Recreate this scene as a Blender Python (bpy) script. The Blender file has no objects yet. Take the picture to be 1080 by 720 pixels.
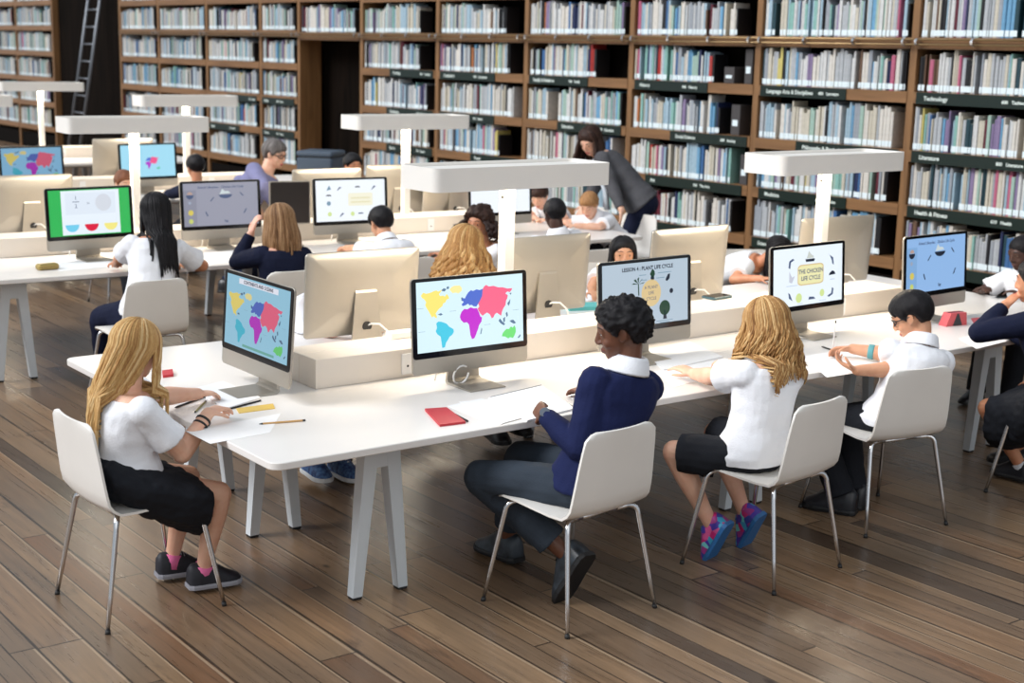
import bpy, bmesh, math, random
import numpy as np
from mathutils import Vector, Matrix, noise
PI=math.pi
SC=bpy.context.scene
COL=SC.collection
rnd=random.Random(7)
# ------------------------------------------------------------------ helpers
def V(*a): return Vector(a)
class MB:
    """collects closed shapes; build() links them as ONE mesh object"""
    def __init__(s): s.v=[]; s.f=[]; s.m=[]
    def add(s,vs,fs,mi=0):
        b=len(s.v); s.v.extend(tuple(v) for v in vs)
        for f in fs: s.f.append(tuple(b+i for i in f)); s.m.append(mi)
        return s
    def box(s,x0,x1,y0,y1,z0,z1,mi=0,M=None):
        vs=[Vector((x,y,z)) for z in (z0,z1) for y in (y0,y1) for x in (x0,x1)]
        if M is not None: vs=[M@v for v in vs]
        return s.add(vs,[(0,2,3,1),(4,5,7,6),(0,1,5,4),(2,6,7,3),(0,4,6,2),(1,3,7,5)],mi)
    def prism(s,poly,z0,z1,mi=0,M=None):
        n=len(poly); vs=[Vector((x,y,z)) for z in (z0,z1) for x,y in poly]
        if M is not None: vs=[M@v for v in vs]
        fs=[tuple(range(n-1,-1,-1)),tuple(range(n,2*n))]+[(i,(i+1)%n,n+(i+1)%n,n+i) for i in range(n)]
        return s.add(vs,fs,mi)
    def rbox(s,x0,x1,y0,y1,z0,z1,r=.02,b=.004,mi=0,M=None,seg=5):
        """rounded corners (radius r, vertical axis) with a small bevel b on top and bottom"""
        rings=[]
        for z,ins in ((z0,b),(z0+b,0),(z1-b,0),(z1,b)):
            rings.append([Vector((x,y,z)) for x,y in rrect(x0+ins,x1-ins,y0+ins,y1-ins,max(r-ins,.001),seg)])
        return s.loft(rings,mi,M)
    def loft(s,rings,mi=0,M=None,cap=True,closed=False):
        n=len(rings[0]); vs=[v for r in rings for v in r]
        if M is not None: vs=[M@Vector(v) for v in vs]
        fs=[]
        R=len(rings)
        for k in range(R if closed else R-1):
            a=k*n; b=((k+1)%R)*n
            for i in range(n): fs.append((a+i,a+(i+1)%n,b+(i+1)%n,b+i))
        if cap and not closed: fs.append(tuple(range(n-1,-1,-1))); fs.append(tuple((R-1)*n+i for i in range(n)))
        return s.add(vs,fs,mi)
    def tube(s,pts,rad,n=10,mi=0,rounded=False,M=None,flat=1.0,up=None):
        """tube along pts, radius per point (number or list); flat squashes across `up`"""
        pts=[Vector(p) for p in pts]; N=len(pts)
        if not hasattr(rad,'__len__'): rad=[rad]*N
        rad=list(rad)
        if rounded:
            d0=(pts[0]-pts[1]).normalized(); d1=(pts[-1]-pts[-2]).normalized()
            P2=[];R2=[]
            for a in (1.0,.87,.5): P2.append(pts[0]+d0*rad[0]*a); R2.append(rad[0]*math.sqrt(max(0,1-a*a))+rad[0]*.02)
            P2+=pts; R2+=rad
            for a in (.5,.87,1.0): P2.append(pts[-1]+d1*rad[-1]*a); R2.append(rad[-1]*math.sqrt(max(0,1-a*a))+rad[-1]*.02)
            pts=P2; rad=R2; N=len(pts)
        t=(pts[1]-pts[0]).normalized()
        u=Vector(up) if up is not None else (Vector((0,0,1)) if abs(t.z)<.9 else Vector((1,0,0)))
        a=(u-t*u.dot(t)).normalized(); rings=[]
        for i in range(N):
            t=(pts[min(i+1,N-1)]-pts[max(i-1,0)])
            t=t.normalized() if t.length>1e-9 else Vector((0,0,1))
            a=a-t*a.dot(t); a=a.normalized() if a.length>1e-6 else t.orthogonal().normalized()
            b=t.cross(a)
            rings.append([pts[i]+(a*math.cos(2*PI*k/n)*flat+b*math.sin(2*PI*k/n))*rad[i] for k in range(n)])
        return s.loft(rings,mi,M)
    def ell(s,c,r,M=None,mi=0,nu=16,nv=10):
        """ellipsoid; M a 3x3 rotation"""
        c=Vector(c); rings=[]
        for j in range(1,nv):
            th=PI*j/nv
            ring=[]
            for i in range(nu):
                ph=2*PI*i/nu
                p=Vector((r[0]*math.sin(th)*math.cos(ph),r[1]*math.sin(th)*math.sin(ph),-r[2]*math.cos(th)))
                ring.append(c+(M@p if M is not None else p))
            rings.append(ring)
        n=nu; vs=[v for q in rings for v in q]; b=Vector((0,0,-r[2])); t=Vector((0,0,r[2]))
        vs+= [c+(M@b if M is not None else b), c+(M@t if M is not None else t)]
        fs=[]
        for k in range(len(rings)-1):
            for i in range(n): fs.append((k*n+i,k*n+(i+1)%n,(k+1)*n+(i+1)%n,(k+1)*n+i))
        L=len(vs); k=(len(rings)-1)*n
        for i in range(n): fs.append((L-2,(i+1)%n,i)); fs.append((L-1,k+i,k+(i+1)%n))
        return s.add(vs,fs,mi)
    def mesh(s,name,mats,smooth=False):
        me=bpy.data.meshes.new(name); me.from_pydata(s.v,[],s.f)
        for m in (mats if isinstance(mats,(list,tuple)) else [mats]): me.materials.append(m)
        if any(s.m): me.polygons.foreach_set('material_index',s.m)
        if smooth: me.polygons.foreach_set('use_smooth',[True]*len(me.polygons))
        me.update(); return me
    def build(s,name,mats,parent=None,smooth=False,loc=None,rotz=0):
        return link(name,s.mesh(name,mats,smooth),parent,loc,rotz)
def rrect(x0,x1,y0,y1,r,seg=5):
    r=min(r,(x1-x0)/2-1e-4,(y1-y0)/2-1e-4)
    out=[]
    for cx,cy,a in ((x1-r,y1-r,0),(x0+r,y1-r,PI/2),(x0+r,y0+r,PI),(x1-r,y0+r,3*PI/2)):
        for i in range(seg+1):
            t=a+PI/2*i/seg; out.append((cx+r*math.cos(t),cy+r*math.sin(t)))
    return out
def link(name,me,parent=None,loc=None,rotz=0):
    o=bpy.data.objects.new(name,me); COL.objects.link(o)
    if parent is not None: o.parent=parent
    if loc is not None: o.location=loc
    if rotz: o.rotation_euler=(0,0,rotz)
    return o
def auto(o,ang=40):
    me=o.data
    me.polygons.foreach_set('use_smooth',[True]*len(me.polygons))
    me.set_sharp_from_angle(angle=math.radians(ang)); return o
def tag(o,label=None,cat=None,group=None,kind=None):
    if label: o['label']=label
    if cat: o['category']=cat
    if group: o['group']=group
    if kind: o['kind']=kind
    return o
def thing(name,label,cat,loc=(0,0,0),rotz=0,group=None):
    o=bpy.data.objects.new(name,None); COL.objects.link(o); o.empty_display_size=.1
    o.location=loc; o.rotation_euler=(0,0,rotz); return tag(o,label,cat,group)
def struct(o): o['kind']='structure'; return o
KIDS={}
def copy_tree(o,parent=None):
    c=o.copy(); COL.objects.link(c)
    if parent is not None: c.parent=parent; c.matrix_parent_inverse=o.matrix_parent_inverse
    for ch in list(o.children): copy_tree(ch,c)
    return c
def text_mesh(txt,size,depth=0.0005,align='CENTER',bold=0.0):
    cu=bpy.data.curves.new('lettering','FONT'); cu.body=txt; cu.size=size; cu.extrude=depth; cu.align_x=align; cu.align_y='CENTER'; cu.offset=bold
    cu.resolution_u=2
    o=bpy.data.objects.new('lettering',cu); COL.objects.link(o)
    dg=bpy.context.evaluated_depsgraph_get(); dg.update()
    me=bpy.data.meshes.new_from_object(o.evaluated_get(dg))
    bpy.data.objects.remove(o); bpy.data.curves.remove(cu)
    return me
# ------------------------------------------------------------------ materials
def mat(name,col,rough=.5,metal=0,emit=0,spec=.5,var=0,scale=8,bump=0,bscale=40,alpha=1,emit_col=None,coat=0,detail=3,col2=None):
    m=bpy.data.materials.new(name); m.use_nodes=True; nt=m.node_tree; b=nt.nodes['Principled BSDF']
    c=tuple(col)+(1,); b.inputs['Base Color'].default_value=c; b.inputs['Roughness'].default_value=rough
    b.inputs['Metallic'].default_value=metal; b.inputs['Specular IOR Level'].default_value=spec
    b.inputs['Coat Weight'].default_value=coat
    if emit: b.inputs['Emission Color'].default_value=tuple(emit_col or col)+(1,); b.inputs['Emission Strength'].default_value=emit
    if var or bump:
        tc=nt.nodes.new('ShaderNodeTexCoord')
    if var:
        n=nt.nodes.new('ShaderNodeTexNoise'); n.inputs['Scale'].default_value=scale; n.inputs['Detail'].default_value=detail
        r=nt.nodes.new('ShaderNodeMix'); r.data_type='RGBA'
        k2=col2 or tuple(x*(1-var) for x in col)
        r.inputs['A'].default_value=c; r.inputs['B'].default_value=tuple(k2)+(1,)
        mr=nt.nodes.new('ShaderNodeMapRange'); mr.inputs['From Min'].default_value=.35; mr.inputs['From Max'].default_value=.65
        nt.links.new(tc.outputs['Object'],n.inputs['Vector']); nt.links.new(n.outputs['Fac'],mr.inputs['Value'])
        nt.links.new(mr.outputs['Result'],r.inputs['Factor']); nt.links.new(r.outputs['Result'],b.inputs['Base Color'])
    if bump:
        n=nt.nodes.new('ShaderNodeTexNoise'); n.inputs['Scale'].default_value=bscale; n.inputs['Detail'].default_value=4
        bp=nt.nodes.new('ShaderNodeBump'); bp.inputs['Strength'].default_value=bump; bp.inputs['Distance'].default_value=.01
        nt.links.new(tc.outputs['Object'],n.inputs['Vector']); nt.links.new(n.outputs['Fac'],bp.inputs['Height']); nt.links.new(bp.outputs['Normal'],b.inputs['Normal'])
    return m
def srgb(r,g,b):
    f=lambda x:((x/255+.055)/1.055)**2.4 if x>10 else x/255/12.92
    return (f(r),f(g),f(b))
M={}
M['white']=mat('white_laminate',srgb(232,228,224),.35,var=.04,scale=3)
M['tabletop']=mat('white_tabletop_laminate',srgb(236,231,226),.28,var=.03,scale=2)
M['legwhite']=mat('white_painted_steel',srgb(214,220,224),.4,var=.04,scale=5)
M['boxmat']=mat('cream_box_laminate',srgb(232,222,210),.4,var=.04,scale=2)
M['lampwhite']=mat('white_lamp_metal',srgb(236,232,226),.4,var=.03,scale=3)
M['diffuser']=mat('lamp_diffuser',(1,.9,.72),.5,emit=3.2,emit_col=(1,.88,.68))
M['plastic']=mat('white_moulded_plastic',srgb(236,232,226),.38,var=.03,scale=6)
M['chrome']=mat('chrome_steel',(.72,.72,.73),.18,metal=1)
M['foot']=mat('black_rubber_foot',(.02,.02,.02),.6)
M['alu']=mat('brushed_aluminium',srgb(176,169,158),.38,metal=.6,var=.05,scale=4)
M['bezel']=mat('black_glass_bezel',(.006,.006,.007),.12)
M['cord']=mat('white_cable',srgb(235,233,230),.5)
M['dark']=mat('near_black',(.012,.012,.013),.6)
M['paper']=mat('white_paper',srgb(245,244,244),.7,var=.03,scale=12)
M['socket']=mat('white_socket_plastic',srgb(240,238,236),.4)
def flat(name,col,e=1.0):
    m=bpy.data.materials.new(name); m.use_nodes=True; nt=m.node_tree; b=nt.nodes['Principled BSDF']
    b.inputs['Base Color'].default_value=(.01,.01,.01,1); b.inputs['Roughness'].default_value=.25
    b.inputs['Emission Color'].default_value=tuple(col)+(1,); b.inputs['Emission Strength'].default_value=e
    return m
def wood(name,c1,c2,axis='Z',scale=14,rough=.45):
    m=bpy.data.materials.new(name); m.use_nodes=True; nt=m.node_tree; b=nt.nodes['Principled BSDF']; b.inputs['Roughness'].default_value=rough
    tc=nt.nodes.new('ShaderNodeTexCoord'); mp=nt.nodes.new('ShaderNodeMapping')
    sc=[scale]*3; sc['XYZ'.index(axis)]=scale*.08; mp.inputs['Scale'].default_value=sc
    n=nt.nodes.new('ShaderNodeTexNoise'); n.inputs['Scale'].default_value=1; n.inputs['Detail'].default_value=5; n.inputs['Distortion'].default_value=.6
    cr=nt.nodes.new('ShaderNodeValToRGB'); cr.color_ramp.elements[0].position=.32; cr.color_ramp.elements[1].position=.68
    cr.color_ramp.elements[0].color=tuple(c1)+(1,); cr.color_ramp.elements[1].color=tuple(c2)+(1,)
    nt.links.new(tc.outputs['Object'],mp.inputs['Vector']); nt.links.new(mp.outputs['Vector'],n.inputs['Vector'])
    nt.links.new(n.outputs['Fac'],cr.inputs['Fac']); nt.links.new(cr.outputs['Color'],b.inputs['Base Color'])
    return m
M['oak']=wood('oak_upright',srgb(116,82,50),srgb(146,107,68),'Z')
M['oakY']=wood('oak_shelf',srgb(112,79,49),srgb(142,103,66),'Y')
M['darkwood']=wood('dark_stained_wood',srgb(10,7,5),srgb(24,17,12),'Z',10)
M['darkwood'].node_tree.nodes['Principled BSDF'].inputs['Roughness'].default_value=.9; M['darkwood'].node_tree.nodes['Principled BSDF'].inputs['Specular IOR Level'].default_value=.05
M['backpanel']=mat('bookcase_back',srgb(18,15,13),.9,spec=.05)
M['green']=mat('dark_green_sign',srgb(8,30,24),.4)
M['brass']=mat('aged_brass',srgb(150,125,90),.3,metal=.9)
M['sign_text']=mat('white_sign_lettering',srgb(225,235,228),.5)
# ------------------------------------------------------------------ the floor
def floor_material():
    m=bpy.data.materials.new('worn_plank_floor'); m.use_nodes=True; nt=m.node_tree; b=nt.nodes['Principled BSDF']
    N=nt.nodes.new; L=nt.links.new
    def math_(op,a,bv=None,c=None):
        n=N('ShaderNodeMath'); n.operation=op
        for i,x in enumerate((a,bv,c)):
            if x is None: continue
            if isinstance(x,(int,float)): n.inputs[i].default_value=x
            else: L(x,n.inputs[i])
        return n.outputs[0]
    tc=N('ShaderNodeTexCoord'); sep=N('ShaderNodeSeparateXYZ'); L(tc.outputs['Object'],sep.inputs[0])
    x,y=sep.outputs['X'],sep.outputs['Y']
    W=.118
    xs0=math_('DIVIDE',x,W); xs=math_('ADD',xs0,math_('MULTIPLY',math_('SINE',math_('MULTIPLY',xs0,1.7)),.27)); row=math_('FLOOR',xs); fx=math_('FRACT',xs)
    wn=N('ShaderNodeTexWhiteNoise'); wn.noise_dimensions='1D'; L(row,wn.inputs['W'])
    ys=math_('ADD',math_('DIVIDE',y,2.3),math_('MULTIPLY',wn.outputs['Value'],7.3))
    seg=math_('FLOOR',ys); fy=math_('FRACT',ys)
    wn2=N('ShaderNodeTexWhiteNoise'); wn2.noise_dimensions='2D'
    cmb=N('ShaderNodeCombineXYZ'); L(row,cmb.inputs[0]); L(seg,cmb.inputs[1]); L(cmb.outputs[0],wn2.inputs['Vector'])
    # per plank tone
    cr=N('ShaderNodeValToRGB'); e=cr.color_ramp; e.elements[0].position=0; e.elements[1].position=1
    cols=[(0,srgb(74,58,46)),(.12,srgb(102,82,65)),(.35,srgb(122,98,76)),(.6,srgb(136,109,83)),(.85,srgb(150,121,92)),(1,srgb(112,78,54))]
    e.elements[0].color=cols[0][1]+(1,); e.elements[1].color=cols[-1][1]+(1,)
    for p,c in cols[1:-1]:
        q=e.elements.new(p); q.color=c+(1,)
    L(wn2.outputs['Value'],cr.inputs['Fac'])
    # grain along the plank, different per plank
    off=N('ShaderNodeVectorMath'); off.operation='MULTIPLY_ADD'; L(wn2.outputs['Color'],off.inputs[0]); off.inputs[1].default_value=(9,9,9); L(tc.outputs['Object'],off.inputs[2])
    mp=N('ShaderNodeMapping'); mp.inputs['Scale'].default_value=(38,1.6,1); L(off.outputs[0],mp.inputs['Vector'])
    g=N('ShaderNodeTexNoise'); g.inputs['Scale'].default_value=1; g.inputs['Detail'].default_value=7; g.inputs['Roughness'].default_value=.65; g.inputs['Distortion'].default_value=.5; L(mp.outputs[0],g.inputs['Vector'])
    mx=N('ShaderNodeMix'); mx.data_type='RGBA'; mx.blend_type='MULTIPLY'
    gr=N('ShaderNodeMapRange'); gr.inputs['From Min'].default_value=.3; gr.inputs['From Max'].default_value=.7; gr.inputs['To Min'].default_value=.62; gr.inputs['To Max'].default_value=1.16; L(g.outputs['Fac'],gr.inputs['Value'])
    gc=N('ShaderNodeCombineColor'); [L(gr.outputs[0],gc.inputs[i]) for i in range(3)]
    mx.inputs['Factor'].default_value=1; L(cr.outputs['Color'],mx.inputs['A']); L(gc.outputs[0],mx.inputs['B'])
    # broad worn / grey patches
    big=N('ShaderNodeTexNoise'); big.inputs['Scale'].default_value=.9; big.inputs['Detail'].default_value=4; L(tc.outputs['Object'],big.inputs['Vector'])
    bm=N('ShaderNodeMapRange'); bm.inputs['From Min'].default_value=.45; bm.inputs['From Max'].default_value=.68; bm.inputs['To Max'].default_value=.55; L(big.outputs['Fac'],bm.inputs['Value'])
    mg=N('ShaderNodeMix'); mg.data_type='RGBA'; mg.inputs['B'].default_value=srgb(104,92,80)+(1,); L(bm.outputs[0],mg.inputs['Factor']); L(mx.outputs['Result'],mg.inputs['A'])
    # dark stains
    mp3=N('ShaderNodeMapping'); mp3.inputs['Scale'].default_value=(5.5,1.6,1); L(tc.outputs['Object'],mp3.inputs['Vector'])
    st=N('ShaderNodeTexNoise'); st.inputs['Scale'].default_value=1; st.inputs['Detail'].default_value=9; st.inputs['Roughness'].default_value=.7; L(mp3.outputs[0],st.inputs['Vector'])
    sm=N('ShaderNodeMapRange'); sm.inputs['From Min'].default_value=.60; sm.inputs['From Max'].default_value=.72; sm.inputs['To Max'].default_value=.75; L(st.outputs['Fac'],sm.inputs['Value'])
    ms=N('ShaderNodeMix'); ms.data_type='RGBA'; ms.inputs['B'].default_value=srgb(52,42,36)+(1,); L(sm.outputs[0],ms.inputs['Factor']); L(mg.outputs['Result'],ms.inputs['A'])
    # knots
    vo=N('ShaderNodeTexVoronoi'); vo.inputs['Scale'].default_value=2.1; mp2=N('ShaderNodeMapping'); mp2.inputs['Scale'].default_value=(1.5,.8,1); L(tc.outputs['Object'],mp2.inputs['Vector']); L(mp2.outputs[0],vo.inputs['Vector'])
    kn=N('ShaderNodeMapRange'); kn.inputs['From Min'].default_value=.025; kn.inputs['From Max'].default_value=.06; kn.inputs['To Min'].default_value=.8; kn.inputs['To Max'].default_value=0; L(vo.outputs['Distance'],kn.inputs['Value'])
    mk=N('ShaderNodeMix'); mk.data_type='RGBA'; mk.inputs['B'].default_value=srgb(40,28,22)+(1,); L(kn.outputs[0],mk.inputs['Factor']); L(ms.outputs['Result'],mk.inputs['A'])
    # seams
    ed=math_('MINIMUM',fx,math_('SUBTRACT',1,fx)); 
    wob=N('ShaderNodeTexNoise'); wob.inputs['Scale'].default_value=3; L(tc.outputs['Object'],wob.inputs['Vector'])
    wid=math_('MULTIPLY',wob.outputs['Fac'],.06)
    seam=math_('LESS_THAN',ed,wid)
    ee=math_('MULTIPLY',math_('MINIMUM',fy,math_('SUBTRACT',1,fy)),2.3)
    s2=math_('LESS_THAN',ee,.004)
    sa=math_('MAXIMUM',seam,s2)
    mz=N('ShaderNodeMix'); mz.data_type='RGBA'; mz.inputs['B'].default_value=srgb(38,30,25)+(1,); L(math_('MULTIPLY',sa,.88),mz.inputs['Factor'])
    # worn pale arris beside some seams
    pe=math_('MULTIPLY',math_('MULTIPLY',math_('GREATER_THAN',fx,.89),math_('LESS_THAN',fx,.955)),math_('GREATER_THAN',wn2.outputs['Value'],.55))
    wk=N('ShaderNodeMix'); wk.data_type='RGBA'; wk.inputs['B'].default_value=srgb(176,154,128)+(1,); L(math_('MULTIPLY',pe,.55),wk.inputs['Factor']); L(mk.outputs['Result'],wk.inputs['A']); L(wk.outputs['Result'],mz.inputs['A'])
    L(mz.outputs['Result'],b.inputs['Base Color'])
    rr=N('ShaderNodeMapRange'); rr.inputs['To Min'].default_value=.18; rr.inputs['To Max'].default_value=.42; L(g.outputs['Fac'],rr.inputs['Value']); L(rr.outputs[0],b.inputs['Roughness'])
    bp=N('ShaderNodeBump'); bp.inputs['Strength'].default_value=.35; bp.inputs['Distance'].default_value=.004
    hh=math_('SUBTRACT',math_('MULTIPLY',g.outputs['Fac'],.35),sa); L(hh,bp.inputs['Height']); L(bp.outputs['Normal'],b.inputs['Normal'])
    return m
mb=MB(); mb.box(-9,10.5,-9,34,-.1,0)
struct(mb.build('floor',floor_material()))
# ------------------------------------------------------------------ book wall
WX,WY0,BD,WROT=8.161,3.545,1.834,.0089
RAILZ=2.443; SHZ=[2.443,1.976,1.466,.981,.49]       # shelf tops (fascia top edges), downwards
FH=.10; DEPTH=.36
def wallx(y): return WX-math.tan(WROT)*(y-WY0)
UP=[WY0+BD*n for n in (-2,-1,0,1,2,3,4,5)]           # posts of the main run
SIGNS={ # bay -> shelf index -> (offset fraction, width fraction, big text, small text)
 0:{1:(.02,.86,'Technology','600  Technology'),2:(.02,.88,'Literature','800  Literature'),3:(.02,.86,'Health & Fitness','610  Health'),4:(.02,.8,'Business','650  Business')},
 1:{1:(.02,.60,'Language Arts & Disciplines','400  Language'),2:(.30,.68,'Philosophy & Psychology','100  Philosophy'),3:(.05,.62,'Medicine','610  Medicine'),4:(.02,.6,'Science','500  Science')},
 2:{1:(.03,.62,'History','900  History'),2:(.36,.62,'Social Science','300  Society'),3:(.16,.8,'Art','700  The Arts'),4:(.05,.75,'Music','780  Music')},
 3:{1:(.03,.6,'Family & Relations','306  Family'),2:(.34,.62,'Education','370  Education'),3:(.05,.55,'Law','340  Law')},
 4:{1:(.03,.66,'Computers','004  Computers'),2:(.03,.66,'Design','745  Design'),3:(.42,.56,'Travel','910  Travel')},
 5:{1:(.40,.58,'Cooking','641  Cooking'),2:(.36,.62,'Gardening','635  Gardening'),3:(.36,.62,'Sports','796  Sports')},
}
def bookcase(y0,y1,label,bay,sign,nrow_up,left_post=True,zrows=SHZ):
    """unit between y0 (right) and y1 (left as the camera sees it); local frame: origin at its front foot"""
    t=thing('bookcase',label,'bookcase',(wallx(y0),y0,0),WROT,'tall oak bookcases along the back wall')
    w=y1-y0; top=zrows[0]+.5*nrow_up+.06
    mb=MB(); mb.box(0,DEPTH,-.035,.035,0,top); mb.build('side_panel',M['oak'],t)
    if left_post: mb=MB(); mb.box(0,DEPTH,w-.035,w+.035,0,top); mb.build('side_panel',M['oak'],t)
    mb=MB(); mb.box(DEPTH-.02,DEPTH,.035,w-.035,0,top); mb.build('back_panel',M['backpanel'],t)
    zs=list(zrows)+[zrows[0]+.5*k for k in range(1,nrow_up+1)]
    for z in zs:
        mb=MB(); mb.box(.012,DEPTH-.02,.035,w-.035,z-.035,z); mb.box(-.006,.012,.035,w-.035,z-FH,z); mb.build('shelf',M['oakY'],t)
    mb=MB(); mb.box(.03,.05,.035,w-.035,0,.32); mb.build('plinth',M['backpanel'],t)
    for k,(off,ww,bigt,smallt) in (sign or {}).items():
        z=SHZ[k]; ya=w-.035-off*(w-.07); yb=ya-ww*(w-.07)
        mb=MB(); mb.rbox(-.016,-.007,yb,ya,z-FH-.004,z-.002,r=.003,b=.001)
        s=mb.build('sign_strip',M['green'],t)
        R=Matrix.Rotation(-PI/2,4,'Z')@Matrix.Rotation(PI/2,4,'X')
        nm_,wd_=smallt.split('  '); y2=ya-(.47 if bay==0 else .40)*w
        for txt,size,yy,al in ((bigt,.052,ya-.085,'LEFT'),(nm_,.04,y2,'LEFT'),(wd_,.04,y2-.095,'LEFT')):
            me=text_mesh(txt,size,.0006,al,.0012); me.transform(Matrix.Translation((-.0172,yy,z-.055))@R); me.materials.clear(); me.materials.append(M['sign_text'])
            q=link('lettering',me,s)
    return t
BAYNAME={0:'rightmost bookcase',1:'second bookcase from the right',2:'third bookcase from the right',3:'fourth bookcase from the right',4:'fifth bookcase from the right',5:'sixth bookcase from the right'}
BAYS=[]   # (y0,y1,id)
blabel={-1:'oak bookcase running out of the picture at the right edge',0:'oak bookcase with Technology, Literature and Health signs at the right edge',1:'oak bookcase with a Language Arts sign left of the Technology bookcase',
 2:'oak bookcase with half-empty dark gaps, behind the bending woman in grey',3:'oak bookcase with a lone upright row of books left of the bending woman',4:'oak bookcase behind the white lamp post, fifth from the right',5:'oak bookcase beside the dark doorway, on its right'}
for i,bay in zip(range(0,7),(-1,0,1,2,3,4,5)):
    y0,y1=UP[i],UP[i+1]
    bookcase(y0,y1,blabel[bay],bay,SIGNS.get(bay),2,left_post=(bay==5)); BAYS.append((y0,y1,bay))
LU=[14.46,15.65,17.51,19.39,21.07]
lab=['narrow oak bookcase on the left side of the dark doorway','oak bookcase behind the man in mauve, second left of the doorway','oak bookcase third left of the doorway','oak bookcase next to the library ladder']
for i in range(4):
    b=6+i; sg={2:(.02,.9,'Fiction','800  Fiction'),3:(.02,.9,'Poetry','811  Poetry')} if i in (0,) else ({2:(.4,.55,'Drama','812  Drama'),3:(.02,.6,'Essays','814  Essays')} if i==1 else {})
    bookcase(LU[i],LU[i+1],lab[i],b,sg,3,left_post=(i==3),zrows=[2.47,1.99,1.496,.99,.49]); BAYS.append((LU[i],LU[i+1],b))
for i,(a,b_) in enumerate(((24.5,26.65),(26.65,29.0))):
    bookcase(a,b_,['oak bookcase beyond the dark pier, at the far left','last oak bookcase at the left edge of the picture'][i],10+i,{},3,left_post=(i==1),zrows=[2.53,2.017,1.497,.99,.49]); BAYS.append((a,b_,10+i))
# dark pier and doorway
mb=MB(); mb.box(wallx(22)+.1,wallx(22)+.5,21.12,24.45,0,4.6); struct(mb.build('wall_pier',M['darkwood']))
mb=MB(); mb.box(wallx(13)+.42,wallx(13)+.5,12.7,14.5,0,RAILZ-.08); d=struct(mb.build('door_1',M['darkwood']))
for zz in (1.25,2.0): mb=MB(); mb.tube([(wallx(13)+.40,13.1,zz-.1),(wallx(13)+.37,13.1,zz-.08),(wallx(13)+.37,13.1,zz+.08),(wallx(13)+.40,13.1,zz+.1)],.012,8); mb.build('door_handle',M['chrome'],d,smooth=True)
# shelf that runs on over the doorway
t=thing('over_door_shelf','oak shelf with a row of books above the dark doorway','shelf',(wallx(UP[7]),UP[7],0),WROT)
w=LU[0]-UP[7]
mb=MB(); mb.box(-.006,DEPTH,.035,w-.035,RAILZ-.11,RAILZ); mb.build('shelf_board',M['oakY'],t)
mb=MB(); mb.box(DEPTH-.02,DEPTH,.035,w-.035,RAILZ,3.5); mb.build('back_panel',M['backpanel'],t)
mb=MB(); mb.box(-.006,DEPTH-.02,.035,w-.035,2.87,2.95); mb.build('upper_shelf',M['oakY'],t)
BAYS.append((UP[7],LU[0],20))
# wall behind everything
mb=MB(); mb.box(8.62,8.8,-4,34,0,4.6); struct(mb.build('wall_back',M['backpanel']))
# ladder rail with brackets
t=thing('ladder_rail','brass ladder rail on brackets running along the front of the bookcases','rail',(0,0,0))
for dz in (-.018,-.062):
    mb=MB(); mb.tube([(wallx(y)-.05,y,RAILZ+dz) for y in (-.1,7,14,21.0)],.009,8); mb.build('rail_bar',M['brass'],t,smooth=True)
k=0
for y in UP+[14.46,15.65,17.51,19.39]:
    for dy in (-.07,.07,.62,1.2) if y in UP[:7] else (-.07,.07):
        yy=y+dy; mb=MB(); xw=wallx(yy)
        mb.tube([(xw-.0085,yy,RAILZ-.04),(xw-.05,yy,RAILZ-.04)],.014,8); mb.tube([(xw-.05,yy-.012,RAILZ-.04),(xw-.05,yy+.012,RAILZ-.04)],.036,12); mb.build('rail_bracket',M['chrome'],t)
# ladder
t=thing('library_ladder','tall grey library ladder leaning on the bookcase beside the dark pier','ladder',(wallx(21.4),21.4,0))
lm_=mat('grey_ladder_metal',srgb(120,124,130),.4,metal=.6)
for yy in (.0,.58): mb=MB(); mb.tube([(-.75,yy,0),(-.06,yy,3.9)],.03,8); mb.build('stile',lm_,t,smooth=True)
for i in range(12):
    f=(i+1)/12.5; mb=MB(); mb.tube([(-.75+.69*f,0,3.9*f),(-.75+.69*f,.58,3.9*f)],.014,6); mb.build('rung',lm_,t,smooth=True)
# ------------------------------------------------------------------ books
PAL=[('white',srgb(232,232,230)),('cream',srgb(222,214,196)),('pale grey',srgb(196,200,204)),('pale blue',srgb(176,204,220)),('pale green',srgb(176,206,192)),
     ('blue',srgb(70,116,170)),('navy blue',srgb(38,50,92)),('dark teal',srgb(36,70,80)),('maroon',srgb(104,32,50)),('pink',srgb(206,110,140)),('red',srgb(190,60,54)),
     ('mauve',srgb(150,132,170)),('yellow',srgb(222,206,122)),('brown',srgb(120,92,72)),('black',srgb(28,28,32)),('orange',srgb(206,128,76)),('mint',srgb(150,200,190)),('off-white',srgb(238,232,222)),('silver grey',srgb(170,176,184)),('sky blue',srgb(120,176,214))]
WT=[18,12,12,12,6,2.6,2,3,1.4,1.1,.7,2.4,1,2,3.5,.6,3.5,15,9,4]
BM=[mat('book_'+n.replace(' ','_'),tuple(x*.80 for x in c),.45,var=.12,scale=30) for n,c in PAL]
LABELM=mat('plastic_spine_label',srgb(226,238,242),.3); PAGES=mat('page_edges',srgb(228,220,200),.8)
BCACHE={}
def book_mesh(ci,w,h,d):
    key=(ci,round(w,3),round(h,2))
    if key in BCACHE: return BCACHE[key]
    mb=MB(); w,h=key[1],key[2]
    # spine faces -x; rounded spine, boards, page block, label near the foot
    prof=[(d,-w/2),(d,w/2),(.006,w/2),(.001,w*.3),(0,0),(.001,-w*.3),(.006,-w/2)]
    mb.prism(prof,0,h,0)
    mb.box(.012,d-.006,-w/2+.003,w/2-.003,h,h+.001,2)
    mb.box(-.0012,.001,-w*.47,w*.47,.012,.062,1)
    me=mb.mesh('book',[BM[ci],LABELM,PAGES]); BCACHE[key]=me; return me
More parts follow.
